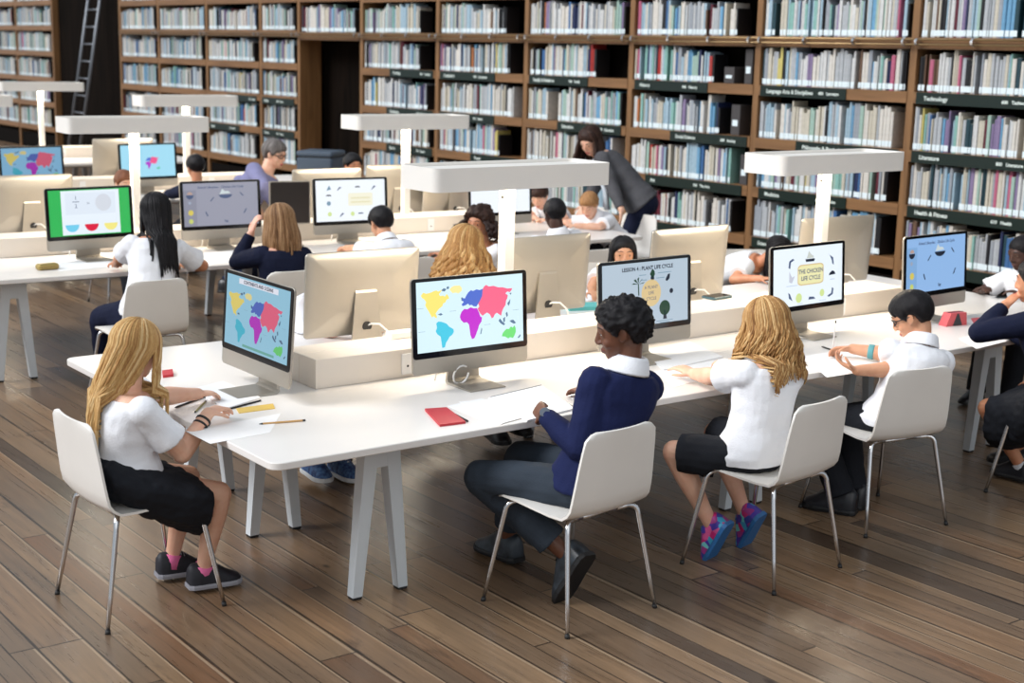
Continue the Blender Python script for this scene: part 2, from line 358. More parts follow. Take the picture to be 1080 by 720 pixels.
ORD='first second third fourth fifth sixth seventh eighth ninth tenth eleventh twelfth thirteenth fourteenth fifteenth sixteenth seventeenth eighteenth nineteenth twentieth'.split()
def ordn(i):
    if i<20: return ORD[i]
    tens={2:'twenty',3:'thirty',4:'forty',5:'fifty'}
    q,r=divmod(i+1,10)
    if r==0: return {3:'thirtieth',4:'fortieth',5:'fiftieth',6:'sixtieth'}[q] if q>2 else 'twentieth'
    return tens.get(q,'sixty')+'-'+ORD[r-1]
ROWNAME={(0,0):'on the rail shelf of the Technology bookcase',(0,1):'above the Technology sign',(0,2):'above the Literature sign',(0,3):'above the Health & Fitness sign',(0,4):'below the Health & Fitness sign',
 (1,0):'on the rail shelf over Language Arts',(1,1):'above the Language Arts sign',(1,2):'above the Philosophy sign',(1,3):'above the Medicine sign',(1,4):'below the Medicine sign'}
EMPTY={(2,0):.13,(2,1):.30,(2,2):.24,(2,3):.14,(3,1):.30,(3,0):.05,(3,2):.05,(4,0):.2,(4,1):.16,(4,2):.1,(5,0):.2,(5,1):.2,(5,2):.1,(1,0):.02,(1,1):.02,(1,2):.06,(1,3):.08,(20,0):.08,(0,4):.2,(4,3):.25}
single=[];stuff=[]
for (y0,y1,bay) in BAYS:
    up={20:0}.get(bay,1 if bay<6 else 2)
    zr=SHZ if bay<6 or bay==20 else ([2.47,1.99,1.496,.99,.49] if bay<10 else [2.53,2.017,1.497,.99,.49])
    rows=[(i,z) for i,z in enumerate(zr)]+([(-1,zr[0]+.5)] if up>=1 else [])+([(-2,zr[0]+1.0)] if up>=2 else [])
    if bay==20: rows=[(0,RAILZ),(-1,2.95)]
    for ri,z in rows:
        e=EMPTY.get((bay,ri),rnd.uniform(.02,.12))
        y=y1-.05; end=y0+.05+e*(y1-y0); i=0
        r2=random.Random(bay*31+ri*7+5)
        gapat=None
        if (bay,ri)==(3,2): gapat=(y-.36,y-.56)
        hbase=r2.uniform(.32,.36); vis=0
        while True:
            w=r2.choice([.016,.02,.022,.024,.026,.03,.034,.04])
            last=y-w-.03<end
            if r2.random()<.03: y-=r2.uniform(.02,.06)
            if y-w<end: break
            if gapat and gapat[1]<y-w/2<gapat[0]: y=gapat[1]; continue
            if r2.random()<.14: hbase=r2.uniform(.29,.375)
            h=min(.385,max(.2,hbase+r2.uniform(-.05,.035)))
            if r2.random()<.25 and i>0: ci=pc
            else: ci=r2.choices(range(len(PAL)),WT)[0]
            if last: ci=14; w=min(w,.024)  # row-end book made black, standing in for a dark bookend
            pc=ci
            yc=y-w/2; x=wallx(yc)+.018+r2.uniform(0,.02)
            rec=(x,yc,z+.001,ci,w,h,bay,ri,i)
            if bay in (0,1) and ri>=0: single.append(rec)
            else: stuff.append(rec)
            y-=w+.0015; i+=1
# the 300 that show largest: nearest bookcases
def keyf(r): return r[1]+(.0 if r[7]>0 else .4)
single.sort(key=keyf)
vis=[r for r in single if r[1]>2.05 and not (r[7]==4 and r[6]==1)]
rest=[r for r in single if r not in vis]
pick=vis[:300]; stuff+=vis[300:]+[r for r in rest]
pickset=set(id(r) for r in pick)
for r in sorted(pick,key=lambda r:(r[6],r[7],r[8])):
    x,y,z,ci,w,h,bay,ri,i=r
    o=link('book',book_mesh(ci,w,h,.2),None,(x,y,z))
    tag(o,f"{PAL[ci][0]} library book, {ordn(i)} from the left {ROWNAME[(bay,ri)]}",'book',f"library books {ROWNAME[(bay,ri)]}")
mb=MB()
mset=BM+[LABELM]
for (x,y,z,ci,w,h,bay,ri,i) in stuff:
    mb.box(x,x+.2,y-w/2,y+w/2,z,z+h,ci); mb.box(x-.0015,x+.001,y-w*.47,y+w*.47,z+.012,z+.062,len(BM))
o=mb.build('shelved_books',mset); tag(o,'rows of plastic-covered library books filling the bookcases farther along the wall','books',kind='stuff')
# a few dark file boxes / bookends in the gaps of the third bookcase
for k,(yy,zz,hh,ww) in enumerate(((UP[3]+.42,1.976,.16,.14),(UP[3]+.16,1.976,.34,.1),(UP[3]+.30,1.466,.3,.12),(UP[3]+.15,.981,.3,.1))):
    mb=MB(); mb.rbox(.05,.28,-ww/2,ww/2,0,hh,r=.006,b=.003); mb.box(.046,.05,-ww*.3,ww*.3,hh*.3,hh*.5,1)
    o=mb.build('file_box',[mat('grey_box_card%d'%k,srgb(70,66,66),.7,var=.1),LABELM],None,False,(wallx(yy),yy,zz+.002))
    tag(o,['dark box nearest the books under the rail in the half-empty bookcase','dark box in the back corner under the rail, half-empty bookcase','grey file box on the second shelf of the half-empty bookcase','grey file box on the lowest gap of the half-empty bookcase'][k],'box','dark boxes in the bookcase gaps')
# ------------------------------------------------------------------ tables
TD=2.162; TZ=.73; TL=5.85
ROWS=[((0,0),0.0),((0,4.64),math.radians(-2.5)),((0,8.85),math.radians(-2.5)),((0,13.3),math.radians(-2.5))]
def rowpt(r,x,y,z=0):
    (ox,oy),a=ROWS[r]; return V(ox+x*math.cos(a)-y*math.sin(a),oy+x*math.sin(a)+y*math.cos(a),z)
def aframe(mb_t,x,y,parent):
    """inverted V of two square steel legs under a plate, splayed along x"""
    for s in (-1,1):
        top=V(x+s*.045,y,TZ-.03); bot=V(x+s*.112,y,0.012)
        mb=MB(); d=.026
        def sq(c,w): return [c+V(dx*w,dy*w,0) for dx,dy in ((1,1),(-1,1),(-1,-1),(1,-1))]
        mb.loft([sq(top,.034),sq(bot,.023)]); lg=mb.build('leg',M['legwhite'],parent)
        mb=MB(); mb.loft([sq(V(bot.x,bot.y,0.012),.022),sq(V(bot.x,bot.y,0),.020)]); mb.build('foot_pad',M['foot'],lg)
    mb=MB(); mb.loft([[V(x+a*.085,y+b*.034,TZ-.03) for a,b in ((1,1),(-1,1),(-1,-1),(1,-1))],[V(x+a*.078,y+b*.03,TZ-.17) for a,b in ((1,1),(-1,1),(-1,-1),(1,-1))]]); mb.build('leg_bracket',M['legwhite'],parent)
def table(r,label,box=(.72,4.9)):
    (ox,oy),a=ROWS[r]
    t=thing('long_table',label,'table',(ox,oy,0),a,'long white computer tables')
    mb=MB(); mb.rbox(0,TL,0,TD,TZ-.03,TZ,r=.05,b=.003,seg=8); auto(mb.build('tabletop',M['tabletop'],t),30)
    for x in (.63,2.80,4.82):
        for y in (.275,1.2,1.9): aframe(None,x,y,t)
    for y in (.275,1.9):
        mb=MB(); mb.box(.5,TL-.5,y-.02,y+.02,TZ-.075,TZ-.03); mb.build('rail',M['legwhite'],t)
    x0,x1=box
    mb=MB(); mb.rbox(x0,x1,.957,1.108,TZ,TZ+.137,r=.004,b=.003); mb.rbox(x0,x1,1.112,1.262,TZ,TZ+.137,r=.004,b=.003)
    mb.box(x0+.003,x1-.003,1.1,1.12,TZ,TZ+.132)
    bx=mb.build('divider_box',M['boxmat'],t)
    for x in (1.21,2.9,4.3):
        mb=MB(); mb.rbox(x-.032,x+.032,-.05,.05,0,.008,r=.006,b=.002,M=Matrix.Translation((0,.957,TZ+.065))@Matrix.Rotation(PI/2,4,'X')@Matrix.Translation((0,0,0)))
        mb.tube([(x,.9485,TZ+.055),(x,.948,TZ+.055)],.006,10,1); mb.build('power_socket',[M['socket'],M['dark']],bx)
    return t
table(0,'long white table nearest the camera, with the world map screen on it')
table(1,'long white table of the second row, in front of the man in mauve')
table(2,'long white table of the third row, under the light blue map screen')
table(3,'farthest long white table, at the left edge by the dark pier')
# ------------------------------------------------------------------ desk lamps
def lamp(x,y,z,label,a=0,L=1.08):
    t=thing('desk_lamp',label,'lamp',(x,y,z),a,'white panel lamps on the tables')
    hz=1.594-z
    mb=MB(); mb.rbox(-.03,.03,-.03,.03,0,hz+.01,r=.006,b=.002); auto(mb.build('post',M['lampwhite'],t),30)
    mb=MB(); mb.rbox(-.065,.065,-.055,.055,0,.012,r=.02,b=.003); mb.build('base_plate',M['lampwhite'],t)
    mb=MB(); mb.tube([(-.0305,0,hz-.055),(-.0295,0,hz-.055)],.011,10); mb.build('switch',M['dark'],t)
    # head: an open tray, rim all round and a recessed lid on top
    mb=MB(); o=rrect(-L/2,L/2,-.165,.165,.045,6); i=rrect(-L/2+.012,L/2-.012,-.153,.153,.035,6)
    n=len(o)
    rings=[[V(px,py,hz) for px,py in i],[V(px,py,hz) for px,py in o],[V(px,py,hz+.112) for px,py in o],[V(px,py,hz+.112) for px,py in i],[V(px,py,hz+.096) for px,py in i]]
    mb.loft(rings,cap=False); b=len(mb.v)-n; mb.f.append(tuple(range(b,b+n))); mb.m.append(0)
    auto(mb.build('shade',M['lampwhite'],t),30)
    mb=MB(); mb.rbox(-L/2+.013,L/2-.013,-.152,.152,hz+.004,hz+.012,r=.03,b=.001); mb.build('diffuser',M['diffuser'],t)
    ld=bpy.data.lights.new('lamp_light','AREA'); ld.shape='RECTANGLE'; ld.size=L-.1; ld.size_y=.26; ld.energy=LAMPW; ld.color=(1,.86,.66)
    lo=bpy.data.objects.new('lamp_light',ld); COL.objects.link(lo); lo.parent=t; lo.location=(0,0,hz-.004)
    return t
LAMPW=18
bz=TZ+.137
lamp(1.88,1.09,bz,'white panel lamp nearest the camera, on the first table behind the world map screen')
lamp(4.23,1.09,bz,'white panel lamp on the first table in front of the Technology bookcases')
for r,x,l in ((1,1.79,'white panel lamp behind the girl with long black hair'),(1,4.13,'white panel lamp in the middle of the second table, before the bookcases'),
              (2,1.70,'white panel lamp cut by the left edge, lower of the two there'),(2,4.08,'white panel lamp on the third table, by the ladder'),(3,4.07,'farthest white panel lamp, at the upper left before the dark pier')):
    p=rowpt(r,x,1.09); lamp(p.x,p.y,bz,l,ROWS[r][1])
# ------------------------------------------------------------------ computers
def yz(poly,y): return [V(x,y,z) for x,z in poly]
IMAC={}
IMAC_MX=Matrix.Translation((0,.02,0))@Matrix.Rotation(math.radians(-4),4,'X')
def imac_parts(t):
    if not IMAC:
        w=.325; z0,z1=.075,.513
        mb=MB(); mm=(z0+z1)/2
        def ring(y,ins,zi=None): return yz(rrect(-w+ins,w-ins,z0+ins*.8,z1-ins*.8,max(.02-ins*.2,.012),5),y)
        mb.loft([ring(-.006,.003),ring(-.004,0),ring(.004,0),ring(.008,.004),ring(.020,.05),ring(.030,.10),ring(.037,.16)],0)
        IMAC['body']=mb.mesh('body',M['alu'],True); IMAC['body'].set_sharp_from_angle(angle=math.radians(50))
        mb=MB(); mb.loft([yz(rrect(-w+.002,w-.002,.148,z1-.002,.016,5),-.0085),yz(rrect(-w+.002,w-.002,.148,z1-.002,.016,5),-.0055)]); IMAC['bezel']=mb.mesh('bezel',M['bezel'])
        mb=MB()
        # foot plate and upright of the stand, one bent sheet
        mb.loft([[V(-.1,-.11,.001),V(.1,-.11,.001),V(.1,-.11,.006),V(-.1,-.11,.006)],[V(-.1,.08,.001),V(.1,.08,.001),V(.095,.075,.011),V(-.095,.075,.011)],
                 [V(-.094,.10,.012),V(.094,.10,.012),V(.09,.088,.022),V(-.09,.088,.022)],[V(-.075,.094,.17),V(.075,.094,.17),V(.075,.084,.17),V(-.075,.084,.17)],
                 [V(-.062,.088,.30),V(.062,.088,.30),V(.062,.074,.30),V(-.062,.074,.30)],[V(-.06,.082,.312),V(.06,.082,.312),V(.06,.060,.305),V(-.06,.060,.305)]])
        mb.tube([(0,.1005,.125),(0,.090,.128)],.026,16,1)
        IMAC['stand']=mb.mesh('stand',[M['alu'],M['dark']])
        mb=MB(); mb.tube([(0,.088,.128),(-.012,.118,.142),(-.045,.145,.142),(-.085,.155,.105),(-.105,.158,.05),(-.112,.16,.004)],.0052,8); IMAC['cable']=mb.mesh('power_cable',M['cord'],True)
        mb=MB(); mb.tube([(-.005,.075,.115),(-.02,.05,.10)]+[(-.055+.042*math.cos(a),.03-.01*math.sin(a),.05+.045*math.sin(a)) for a in [1.0+.45*k for k in range(13)]],.0045,8); IMAC['cable2']=mb.mesh('power_cable',M['cord'],True)
    out=[]
    for n in ('body','bezel'):
        o=link(n,IMAC[n],t); o.matrix_local=IMAC_MX; out.append(o)
    link('stand',IMAC['stand'],t); link('power_cable',IMAC['cable'],t)
    if t.location.y<.66 and t.location.x<2 and t.location.x>1: link('power_cable',IMAC['cable2'],t)
    return out
SW,SZ0,SZ1=.598,.176,.496    # lit picture area on the panel, local
def computer(x,y,yaw,label,pic=None,z=TZ,roll=0):
    t=thing('desktop_computer',label,'computer',(x,y,z),yaw,'all-in-one computers on the tables')
    body,bez=imac_parts(t)
    d=MB(); d.box(-SW/2,SW/2,-.0092,-.0084,SZ0,SZ1)
    bg=flat('screen_off',(.0,.0,.0),0) if pic is None else SCREENM[pic[0]]
    if pic is not None:
        do=d.build('display',bg,t); do.matrix_local=IMAC_MX
        if len(pic)>1 and pic[1]: pic[1](do)
    return t
def shape(parent,poly,m,name='picture',lay=1):
    """flat picture patch: poly in 0..1 across, 0..1 up"""
    mb=MB(); y=-.0092-.0004*lay
    vs=[V(-SW/2+px*SW,y,SZ0+py*(SZ1-SZ0)) for px,py in poly]
    n=len(vs); back=[v+V(0,.0003,0) for v in vs]
    mb.add(vs+back,[tuple(range(n)),tuple(range(2*n-1,n-1,-1))]+[(i,n+i,n+(i+1)%n,(i+1)%n) for i in range(n)])
    me=mb.mesh(name,m)
    bm=bmesh.new(); bm.from_mesh(me); bmesh.ops.triangulate(bm,faces=[f for f in bm.faces if len(f.verts)>4]); bmesh.ops.recalc_face_normals(bm,faces=bm.faces); bm.to_mesh(me); bm.free()
    o=link(name,me,parent); return o
def words_(parent,txt,cx,cy,h,m,lay=2,rot=0,bold=.0):
    me=text_mesh(txt,h*(SZ1-SZ0)*1.35,.0001,'CENTER',bold)
    R=Matrix.Translation((-SW/2+cx*SW,-.0092-.0004*lay,SZ0+cy*(SZ1-SZ0)))@Matrix.Rotation(PI/2,4,'X')@Matrix.Rotation(rot,4,'Z')
    me.transform(R); me.materials.clear(); me.materials.append(m); return link('caption',me,parent)
def disc(cx,cy,r,n=24,a0=0,a1=2*PI,asp=SW/(SZ1-SZ0)):
    return [(cx+r*math.cos(a0+(a1-a0)*i/n),cy+r*asp*math.sin(a0+(a1-a0)*i/n)) for i in range(n+(0 if a1-a0>=2*PI-.01 else 1))]
E_=lambda n,r,g,b,e=1.0: flat(n,srgb(r,g,b),e)
SCREENM={'map':E_('screen_pale_blue',214,240,250),'map_dim':E_('screen_dim_blue',132,178,200),'plant':E_('screen_grey_blue',176,192,206),'chicken':E_('screen_white',232,242,252),'frog':E_('screen_sky',140,178,224),
 'green':E_('screen_green',42,176,84),'grey':E_('screen_grey',146,148,164),'white':E_('screen_bright',238,244,252),'map_blue':E_('screen_cyan',160,216,238),'map_far':E_('screen_steel',110,158,190),'dark':E_('screen_dark',30,24,22)}
INK=E_('ink_dark',28,36,52); INKB=E_('ink_blue_grey',70,86,120); GRN=E_('ink_green',24,62,42); PALE=E_('ink_pale_green',206,224,150); TAN=E_('ink_tan',214,190,140); LINE=E_('ink_line',120,150,170)
CONT=dict(
 na=[(0.04, 0.794), (0.062, 0.834), (0.092, 0.815), (0.129, 0.825), (0.155, 0.84), (0.182, 0.849), (0.199, 0.83), (0.234, 0.853), (0.223, 0.822), (0.204, 0.793), (0.214, 0.764), (0.241, 0.767), (0.259, 0.749), (0.274, 0.785), (0.289, 0.758), (0.298, 0.716), (0.274, 0.704), (0.263, 0.667), (0.241, 0.654), (0.234, 0.618), (0.204, 0.587), (0.189, 0.561), (0.17, 0.522), (0.182, 0.477), (0.176, 0.451), (0.152, 0.488), (0.137, 0.469), (0.122, 0.514), (0.107, 0.563), (0.092, 0.603), (0.077, 0.652), (0.086, 0.697), (0.07, 0.738), (0.051, 0.761)],
 gl=[(0.301, 0.844), (0.324, 0.877), (0.345, 0.891), (0.397, 0.889), (0.417, 0.849), (0.414, 0.807), (0.382, 0.775), (0.357, 0.793), (0.33, 0.786), (0.315, 0.814)],
 sa=[(0.174, 0.383), (0.193, 0.405), (0.219, 0.397), (0.241, 0.383), (0.271, 0.357), (0.289, 0.317), (0.33, 0.272), (0.333, 0.233), (0.318, 0.193), (0.293, 0.171), (0.278, 0.131), (0.259, 0.092), (0.247, 0.026), (0.223, 0.021), (0.217, 0.099), (0.211, 0.185), (0.182, 0.222), (0.167, 0.267), (0.179, 0.318)],
 eu=[(0.457, 0.736), (0.476, 0.776), (0.501, 0.805), (0.521, 0.789), (0.554, 0.809), (0.583, 0.794), (0.613, 0.807), (0.616, 0.756), (0.606, 0.704), (0.589, 0.652), (0.568, 0.6), (0.548, 0.56), (0.524, 0.568), (0.503, 0.593), (0.485, 0.587), (0.472, 0.615), (0.449, 0.597), (0.42, 0.586), (0.411, 0.613), (0.432, 0.647), (0.412, 0.671), (0.423, 0.704), (0.443, 0.693)],
 af=[(0.397, 0.465), (0.408, 0.506), (0.435, 0.545), (0.464, 0.534), (0.494, 0.558), (0.527, 0.537), (0.554, 0.538), (0.571, 0.481), (0.586, 0.407), (0.601, 0.395), (0.595, 0.336), (0.571, 0.285), (0.561, 0.233), (0.539, 0.15), (0.524, 0.105), (0.501, 0.096), (0.487, 0.159), (0.482, 0.235), (0.476, 0.312), (0.457, 0.348), (0.427, 0.346), (0.402, 0.389), (0.393, 0.433)],
 as_=[(0.613, 0.807), (0.628, 0.842), (0.646, 0.859), (0.673, 0.833), (0.717, 0.836), (0.762, 0.808), (0.807, 0.801), (0.851, 0.777), (0.899, 0.775), (0.89, 0.745), (0.874, 0.719), (0.851, 0.733), (0.829, 0.71), (0.854, 0.678), (0.848, 0.634), (0.836, 0.599), (0.83, 0.538), (0.81, 0.497), (0.795, 0.451), (0.786, 0.387), (0.765, 0.412), (0.744, 0.438), (0.725, 0.419), (0.711, 0.377), (0.695, 0.363), (0.676, 0.427), (0.65, 0.457), (0.628, 0.439), (0.606, 0.416), (0.583, 0.457), (0.561, 0.526), (0.577, 0.556), (0.568, 0.6), (0.589, 0.652), (0.606, 0.704)],
 au=[(0.789, 0.083), (0.798, 0.13), (0.818, 0.162), (0.836, 0.185), (0.859, 0.176), (0.878, 0.213), (0.896, 0.192), (0.914, 0.224), (0.926, 0.18), (0.926, 0.125), (0.914, 0.078), (0.896, 0.037), (0.869, 0.055), (0.851, 0.039), (0.818, 0.074)],
 mg=[(0.58, 0.153), (0.595, 0.249), (0.6, 0.222), (0.589, 0.154)],
 i1=[(0.759, 0.319), (0.774, 0.349), (0.795, 0.302), (0.824, 0.257), (0.807, 0.243), (0.777, 0.279)],
 i2=[(0.848, 0.557), (0.866, 0.594), (0.878, 0.619), (0.872, 0.554), (0.859, 0.52)],
 i3=[(0.866, 0.301), (0.903, 0.31), (0.929, 0.257), (0.908, 0.247), (0.878, 0.279)],
 i4=[(0.804, 0.344), (0.824, 0.363), (0.821, 0.297), (0.807, 0.282)],
 i5=[(0.943, 0.033), (0.967, 0.082), (0.973, 0.058), (0.955, 0.026)],
 i6=[(0.83, 0.417), (0.845, 0.437), (0.851, 0.381), (0.839, 0.356)],
 i7=[(0.869, 0.704), (0.89, 0.71), (0.884, 0.68)],
 i8=[(0.408, 0.711), (0.423, 0.713), (0.429, 0.66), (0.411, 0.663)],
 i9=[(0.189, 0.504), (0.219, 0.521), (0.235, 0.497), (0.214, 0.487)],
 ia=[(0.223, 0.839), (0.25, 0.87), (0.274, 0.854), (0.256, 0.822)],
 ib=[(0.274, 0.879), (0.295, 0.894), (0.298, 0.859), (0.28, 0.849)])
def world_map(k=1.0,title=None):
    def f(do):
        c=lambda n,r,g,b: flat('map_'+n,tuple(v*k for v in srgb(r,g,b)))
        cols=dict(na=c('yellow',250,230,120),gl=c('pale_yellow',250,236,160),sa=c('turquoise',70,200,228),eu=c('blue',80,110,206),af=c('magenta',196,40,206),as_=c('rose',248,104,140),au=c('green',110,222,120),mg=c('slate',90,120,150),i1=c('slate',90,120,150))
        sy=.84 if title else 1
        for kk,p in CONT.items():
            shape(do,[(x,y*sy+(.05 if title else .02)) for x,y in p],cols.get(kk,cols['mg']),'continent')
        if title:
            shape(do,[(.20,.90),(.82,.90),(.82,.975),(.20,.975)],flat('title_box',tuple(.85*v for v in srgb(225,228,240))),'title_box',1)
            words_(do,title,.51,.937,.050,INK,2,0,.0006)
            shape(do,[(.30,.03),(.80,.03),(.80,.065),(.30,.065)],flat('foot_note',srgb(92,150,140)),'foot_note')
        for x,y in ((.0,.63),(.01,.30),(.30,.55),(.62,.30),(.90,.47)): shape(do,[(x,y),(x+.06,y),(x+.06,y+.004),(x,y+.004)],LINE,'ocean_label')
    return f
def arrow(do,cx,cy,r,ang,m=INK):
    pts=[(cx+r*math.cos(ang+a),cy+1.7*r*math.sin(ang+a)) for a in (0,.25,.5)]
    w=.007
    poly=[(x+w,y) for x,y in pts]+[(x-w,y-.012) for x,y in reversed(pts)]
    shape(do,poly,m,'arrow')
def plant(do):
    words_(do,'LESSON 4 : PLANT LIFE CYCLE',.52,.90,.062,INK,2,0,.0008)
    shape(do,disc(.56,.50,.115),TAN,'middle_disc',1)
    for i,w in enumerate(('A PLANT','LIFE','CYCLE')): words_(do,w,.56,.59-.09*i,.055,INKB,2)
    shape(do,[(.57,.74),(.545,.80),(.565,.86),(.58,.88),(.60,.84),(.605,.79),(.585,.74)],GRN,'sprout'); shape(do,disc(.575,.735,.022,12),INK,'soil')
    shape(do,[(.74,.72),(.76,.77),(.785,.78),(.78,.70),(.75,.66),(.73,.68)],INK,'seedling'); shape(do,disc(.80,.50,.022,12),INK,'seed')
    for a in range(5):
        an=PI*(.05+.225*a); shape(do,[(.41,.66),(.41+.065*math.cos(an)+.01,.66+.1*math.sin(an)+.01),(.41+.065*math.cos(an)-.012,.66+.1*math.sin(an)-.012)],GRN,'palm_leaf')
    shape(do,[(.404,.66),(.416,.66),(.42,.48),(.408,.48)],GRN,'palm_trunk')
    shape(do,disc(.72,.24,.065,16),GRN,'tree_crown'); shape(do,[(.71,.20),(.73,.20),(.745,.06),(.70,.06)],INK,'tree_trunk')
    for x,y,w in ((.64,.80,.16),(.42,.79,.08),(.44,.71,.07),(.62,.72,.1),(.62,.03,.2),(.66,.0,.12),(.38,.42,.1)): shape(do,[(x,y),(x+w,y),(x+w,y+.012),(x,y+.012)],LINE,'note_line')
def chicken(do):
    # title plate with rounded corners
    shape(do,[(x,y) for x,y in rrect(.34,.72,.34,.70,.06,5)],TAN,'title_rim',1); shape(do,[(x,y) for x,y in rrect(.35,.71,.36,.68,.055,5)],E_('title_plate',232,228,176),'title_plate',2)
    words_(do,'THE CHICKEN',.53,.575,.078,INKB,3,0,.0006); words_(do,'LIFE CYCLE',.53,.455,.078,INKB,3,0,.0006)
    k=.012
    for cx,cy,pts in ((.25,.75,[(-.03,-.09),(-.02,.02),(.03,.06)]),(.83,.75,[(-.03,.07),(.02,.03),(.03,-.1)]),(.25,.13,[(-.03,.1),(-.02,0),(.03,-.05)]),(.83,.13,[(.03,.1),(.02,0),(-.04,-.04)])):
        q=[(cx+a,cy+b) for a,b in pts]; shape(do,[(x-k,y+k) for x,y in q]+[(x+k,y-k) for x,y in reversed(q)],INKB,'arrow')
    shape(do,[(.46,.74),(.58,.74),(.59,.79),(.45,.79)],INK,'nest'); shape(do,[(.47,.80),(.50,.93),(.54,.86),(.57,.84),(.57,.80)],E_('hen',200,206,200),'hen')
    shape(do,[(.80,.46),(.90,.47),(.88,.52),(.85,.54),(.81,.50)],INK,'hatchling'); shape(do,[(.22,.42),(.26,.40),(.30,.52),(.26,.50),(.23,.58),(.22,.62)],E_('rooster',196,200,214),'rooster')
    shape(do,disc(.36,.13,.045,14),PALE,'chick'); shape(do,disc(.70,.17,.035,14),PALE,'chick'); shape(do,[(.50,.08),(.60,.08),(.58,.12),(.51,.13)],INKB,'egg')
    for x,y,w in ((.18,.35,.16),(.34,.02,.08),(.66,.03,.1),(.82,.38,.07)): shape(do,[(x,y),(x+w,y),(x+w,y+.012),(x,y+.012)],E_('pale_note',190,206,226),'note_line')
def frog(dim=False):
    ink=INKB if dim else INK
    def f(do):
        words_(do,'Animal Lifecycles :  Chicken Life Cycle',.5,.90,.055,INKB,2,0,.0005)
        shape(do,[(.0,.0),(.17,.0),(.17,.84),(.0,.84)],flat('side_bar',srgb(134,136,152) if dim else srgb(126,166,210)),'side_bar',1)
        shape(do,disc(.085,.73,.05,14,PI,2*PI),ink,'nest',2); shape(do,disc(.085,.74,.035,12,0,PI),E_('hen_tan',176,150,140),'hen',2)
        shape(do,disc(.09,.32,.035,14),E_('chick_yellow',206,190,90),'chick',2); shape(do,disc(.09,.12,.03,12),E_('chick_green',190,200,110),'chick',2); shape(do,disc(.08,.55,.02,12),E_('egg_grey',150,160,180),'egg',2)
        shape(do,disc(.56,.72,.09,18,PI,2*PI,1.0),ink,'nest',2); shape(do,[(.48,.73),(.52,.86),(.55,.80),(.60,.80),(.63,.75)],E_('hen_pale',196,208,210),'hen',3)
        for cx,cy,a in ((.38,.62,.9),(.78,.72,2.3),(.30,.28,2.0),(.82,.32,1.1)):
            dx,dy=.035*math.cos(a),.06*math.sin(a); shape(do,[(cx-dx-.01,cy-dy),(cx+dx-.006,cy+dy),(cx+dx+.01,cy+dy),(cx-dx+.008,cy-dy)],ink,'arrow')
        words_(do,'Egg',.56,.10,.05,ink,2,0,.0005)
    return f
def fractions(do):
    shape(do,[(.15,.02),(.87,.02),(.87,.98),(.15,.98)],E_('page_white',226,236,246),'page',1)
    shape(do,[(.20,.46),(.82,.46),(.82,.93),(.20,.93)],E_('panel_pale',218,228,240),'panel',2)
    words_(do,'1',.33,.82,.09,INKB,3); shape(do,[(.29,.73),(.37,.73),(.37,.745),(.29,.745)],INKB,'fraction_bar',3); words_(do,'2',.33,.64,.09,INKB,3); words_(do,'=',.48,.69,.08,INKB,3)
    shape(do,disc(.67,.70,.10,28),E_('disc_grey',206,212,222),'whole_disc',3)
    for cx,c in ((.27,E_('half_blue',110,200,232)),(.51,E_('half_red',214,20,60)),(.75,E_('half_yellow',236,226,130))): shape(do,disc(cx,.24,.085,20,PI,2*PI),c,'half_disc',3)
def pale_cycle(do):
    shape(do,[(x,y) for x,y in rrect(.46,.82,.36,.68,.03,4)],E_('plate_pale',238,236,214),'title_plate',1)
    for y in (.44,.54): shape(do,[(.5,y),(.78,y),(.78,y+.03),(.5,y+.03)],E_('plate_line',222,216,176),'caption_line',2)
    for cx,cy in ((.33,.80),(.83,.80),(.36,.16)): shape(do,[(cx-.03,cy-.05),(cx+.01,cy+.04),(cx+.04,cy+.03),(cx-.015,cy-.05)],INKB,'arrow')
    for cx,cy in ((.60,.81),(.18,.62)): shape(do,disc(cx,cy-.0,.04,12,0,PI,.9),INK,'nest')
    shape(do,disc(.18,.44,.03,12),LINE,'egg'); shape(do,disc(.19,.18,.03,12),PALE,'chick'); shape(do,disc(.52,.17,.03,12),PALE,'chick'); shape(do,[(.60,.16),(.68,.16),(.67,.19),(.61,.19)],INKB,'egg'); shape(do,[(.15,.75),(.19,.88),(.22,.78)],LINE,'hen')
S=math.radians
A2=ROWS[1][1]
computer(.445,1.06,-PI/2,'computer at the table end showing the Continents and Oceans map',('map_dim',world_map(.62,'CONTINENTS AND OCEANS')))
computer(1.37,1.665,PI+S(-3),'computer seen from behind, left of the near lamp post, white cable in its stand')
computer(1.385,.655,0,'computer with the big colourful world map, in front of the boy in navy',('map',world_map(1.0)))
computer(2.575,1.70,PI,'computer seen from behind, just right of the near lamp post')
computer(2.47,.655,S(2),'computer showing Lesson 4 Plant Life Cycle behind the boy in navy',('plant',plant))
computer(3.62,1.62,PI+S(2),'computer seen from behind, beside the dark-haired girl in white')
computer(3.69,.66,S(3),'computer showing The Chicken Life Cycle beyond the girl with wavy hair',('chicken',chicken))
computer(4.93,1.60,PI+S(-5),'computer seen from behind under the right-hand panel lamp')
computer(4.76,.61,S(3),'computer with the sky blue screen behind the boy in glasses',('frog',frog()))
computer(1.27,6.36,PI+A2,'computer seen from behind at the left edge of the second table')
computer(1.325,5.20,S(3),'computer with the green-bordered fractions screen',('green',fractions))
computer(2.38,5.30,A2,'computer with the dull grey screen, behind the girl with black hair',('grey',frog(True)))
computer(3.41,5.13,S(-5),'computer with the pale chicken chart, beside the dark-haired boy in white',('white',pale_cycle))
computer(3.68,6.05,PI+A2,'computer seen from behind, above the pale chicken chart screen')
t=thing('monitor','small monitor with a switched-off black screen, half hidden by the pale chart screen','monitor',(2.90,5.22,TZ),S(-14))
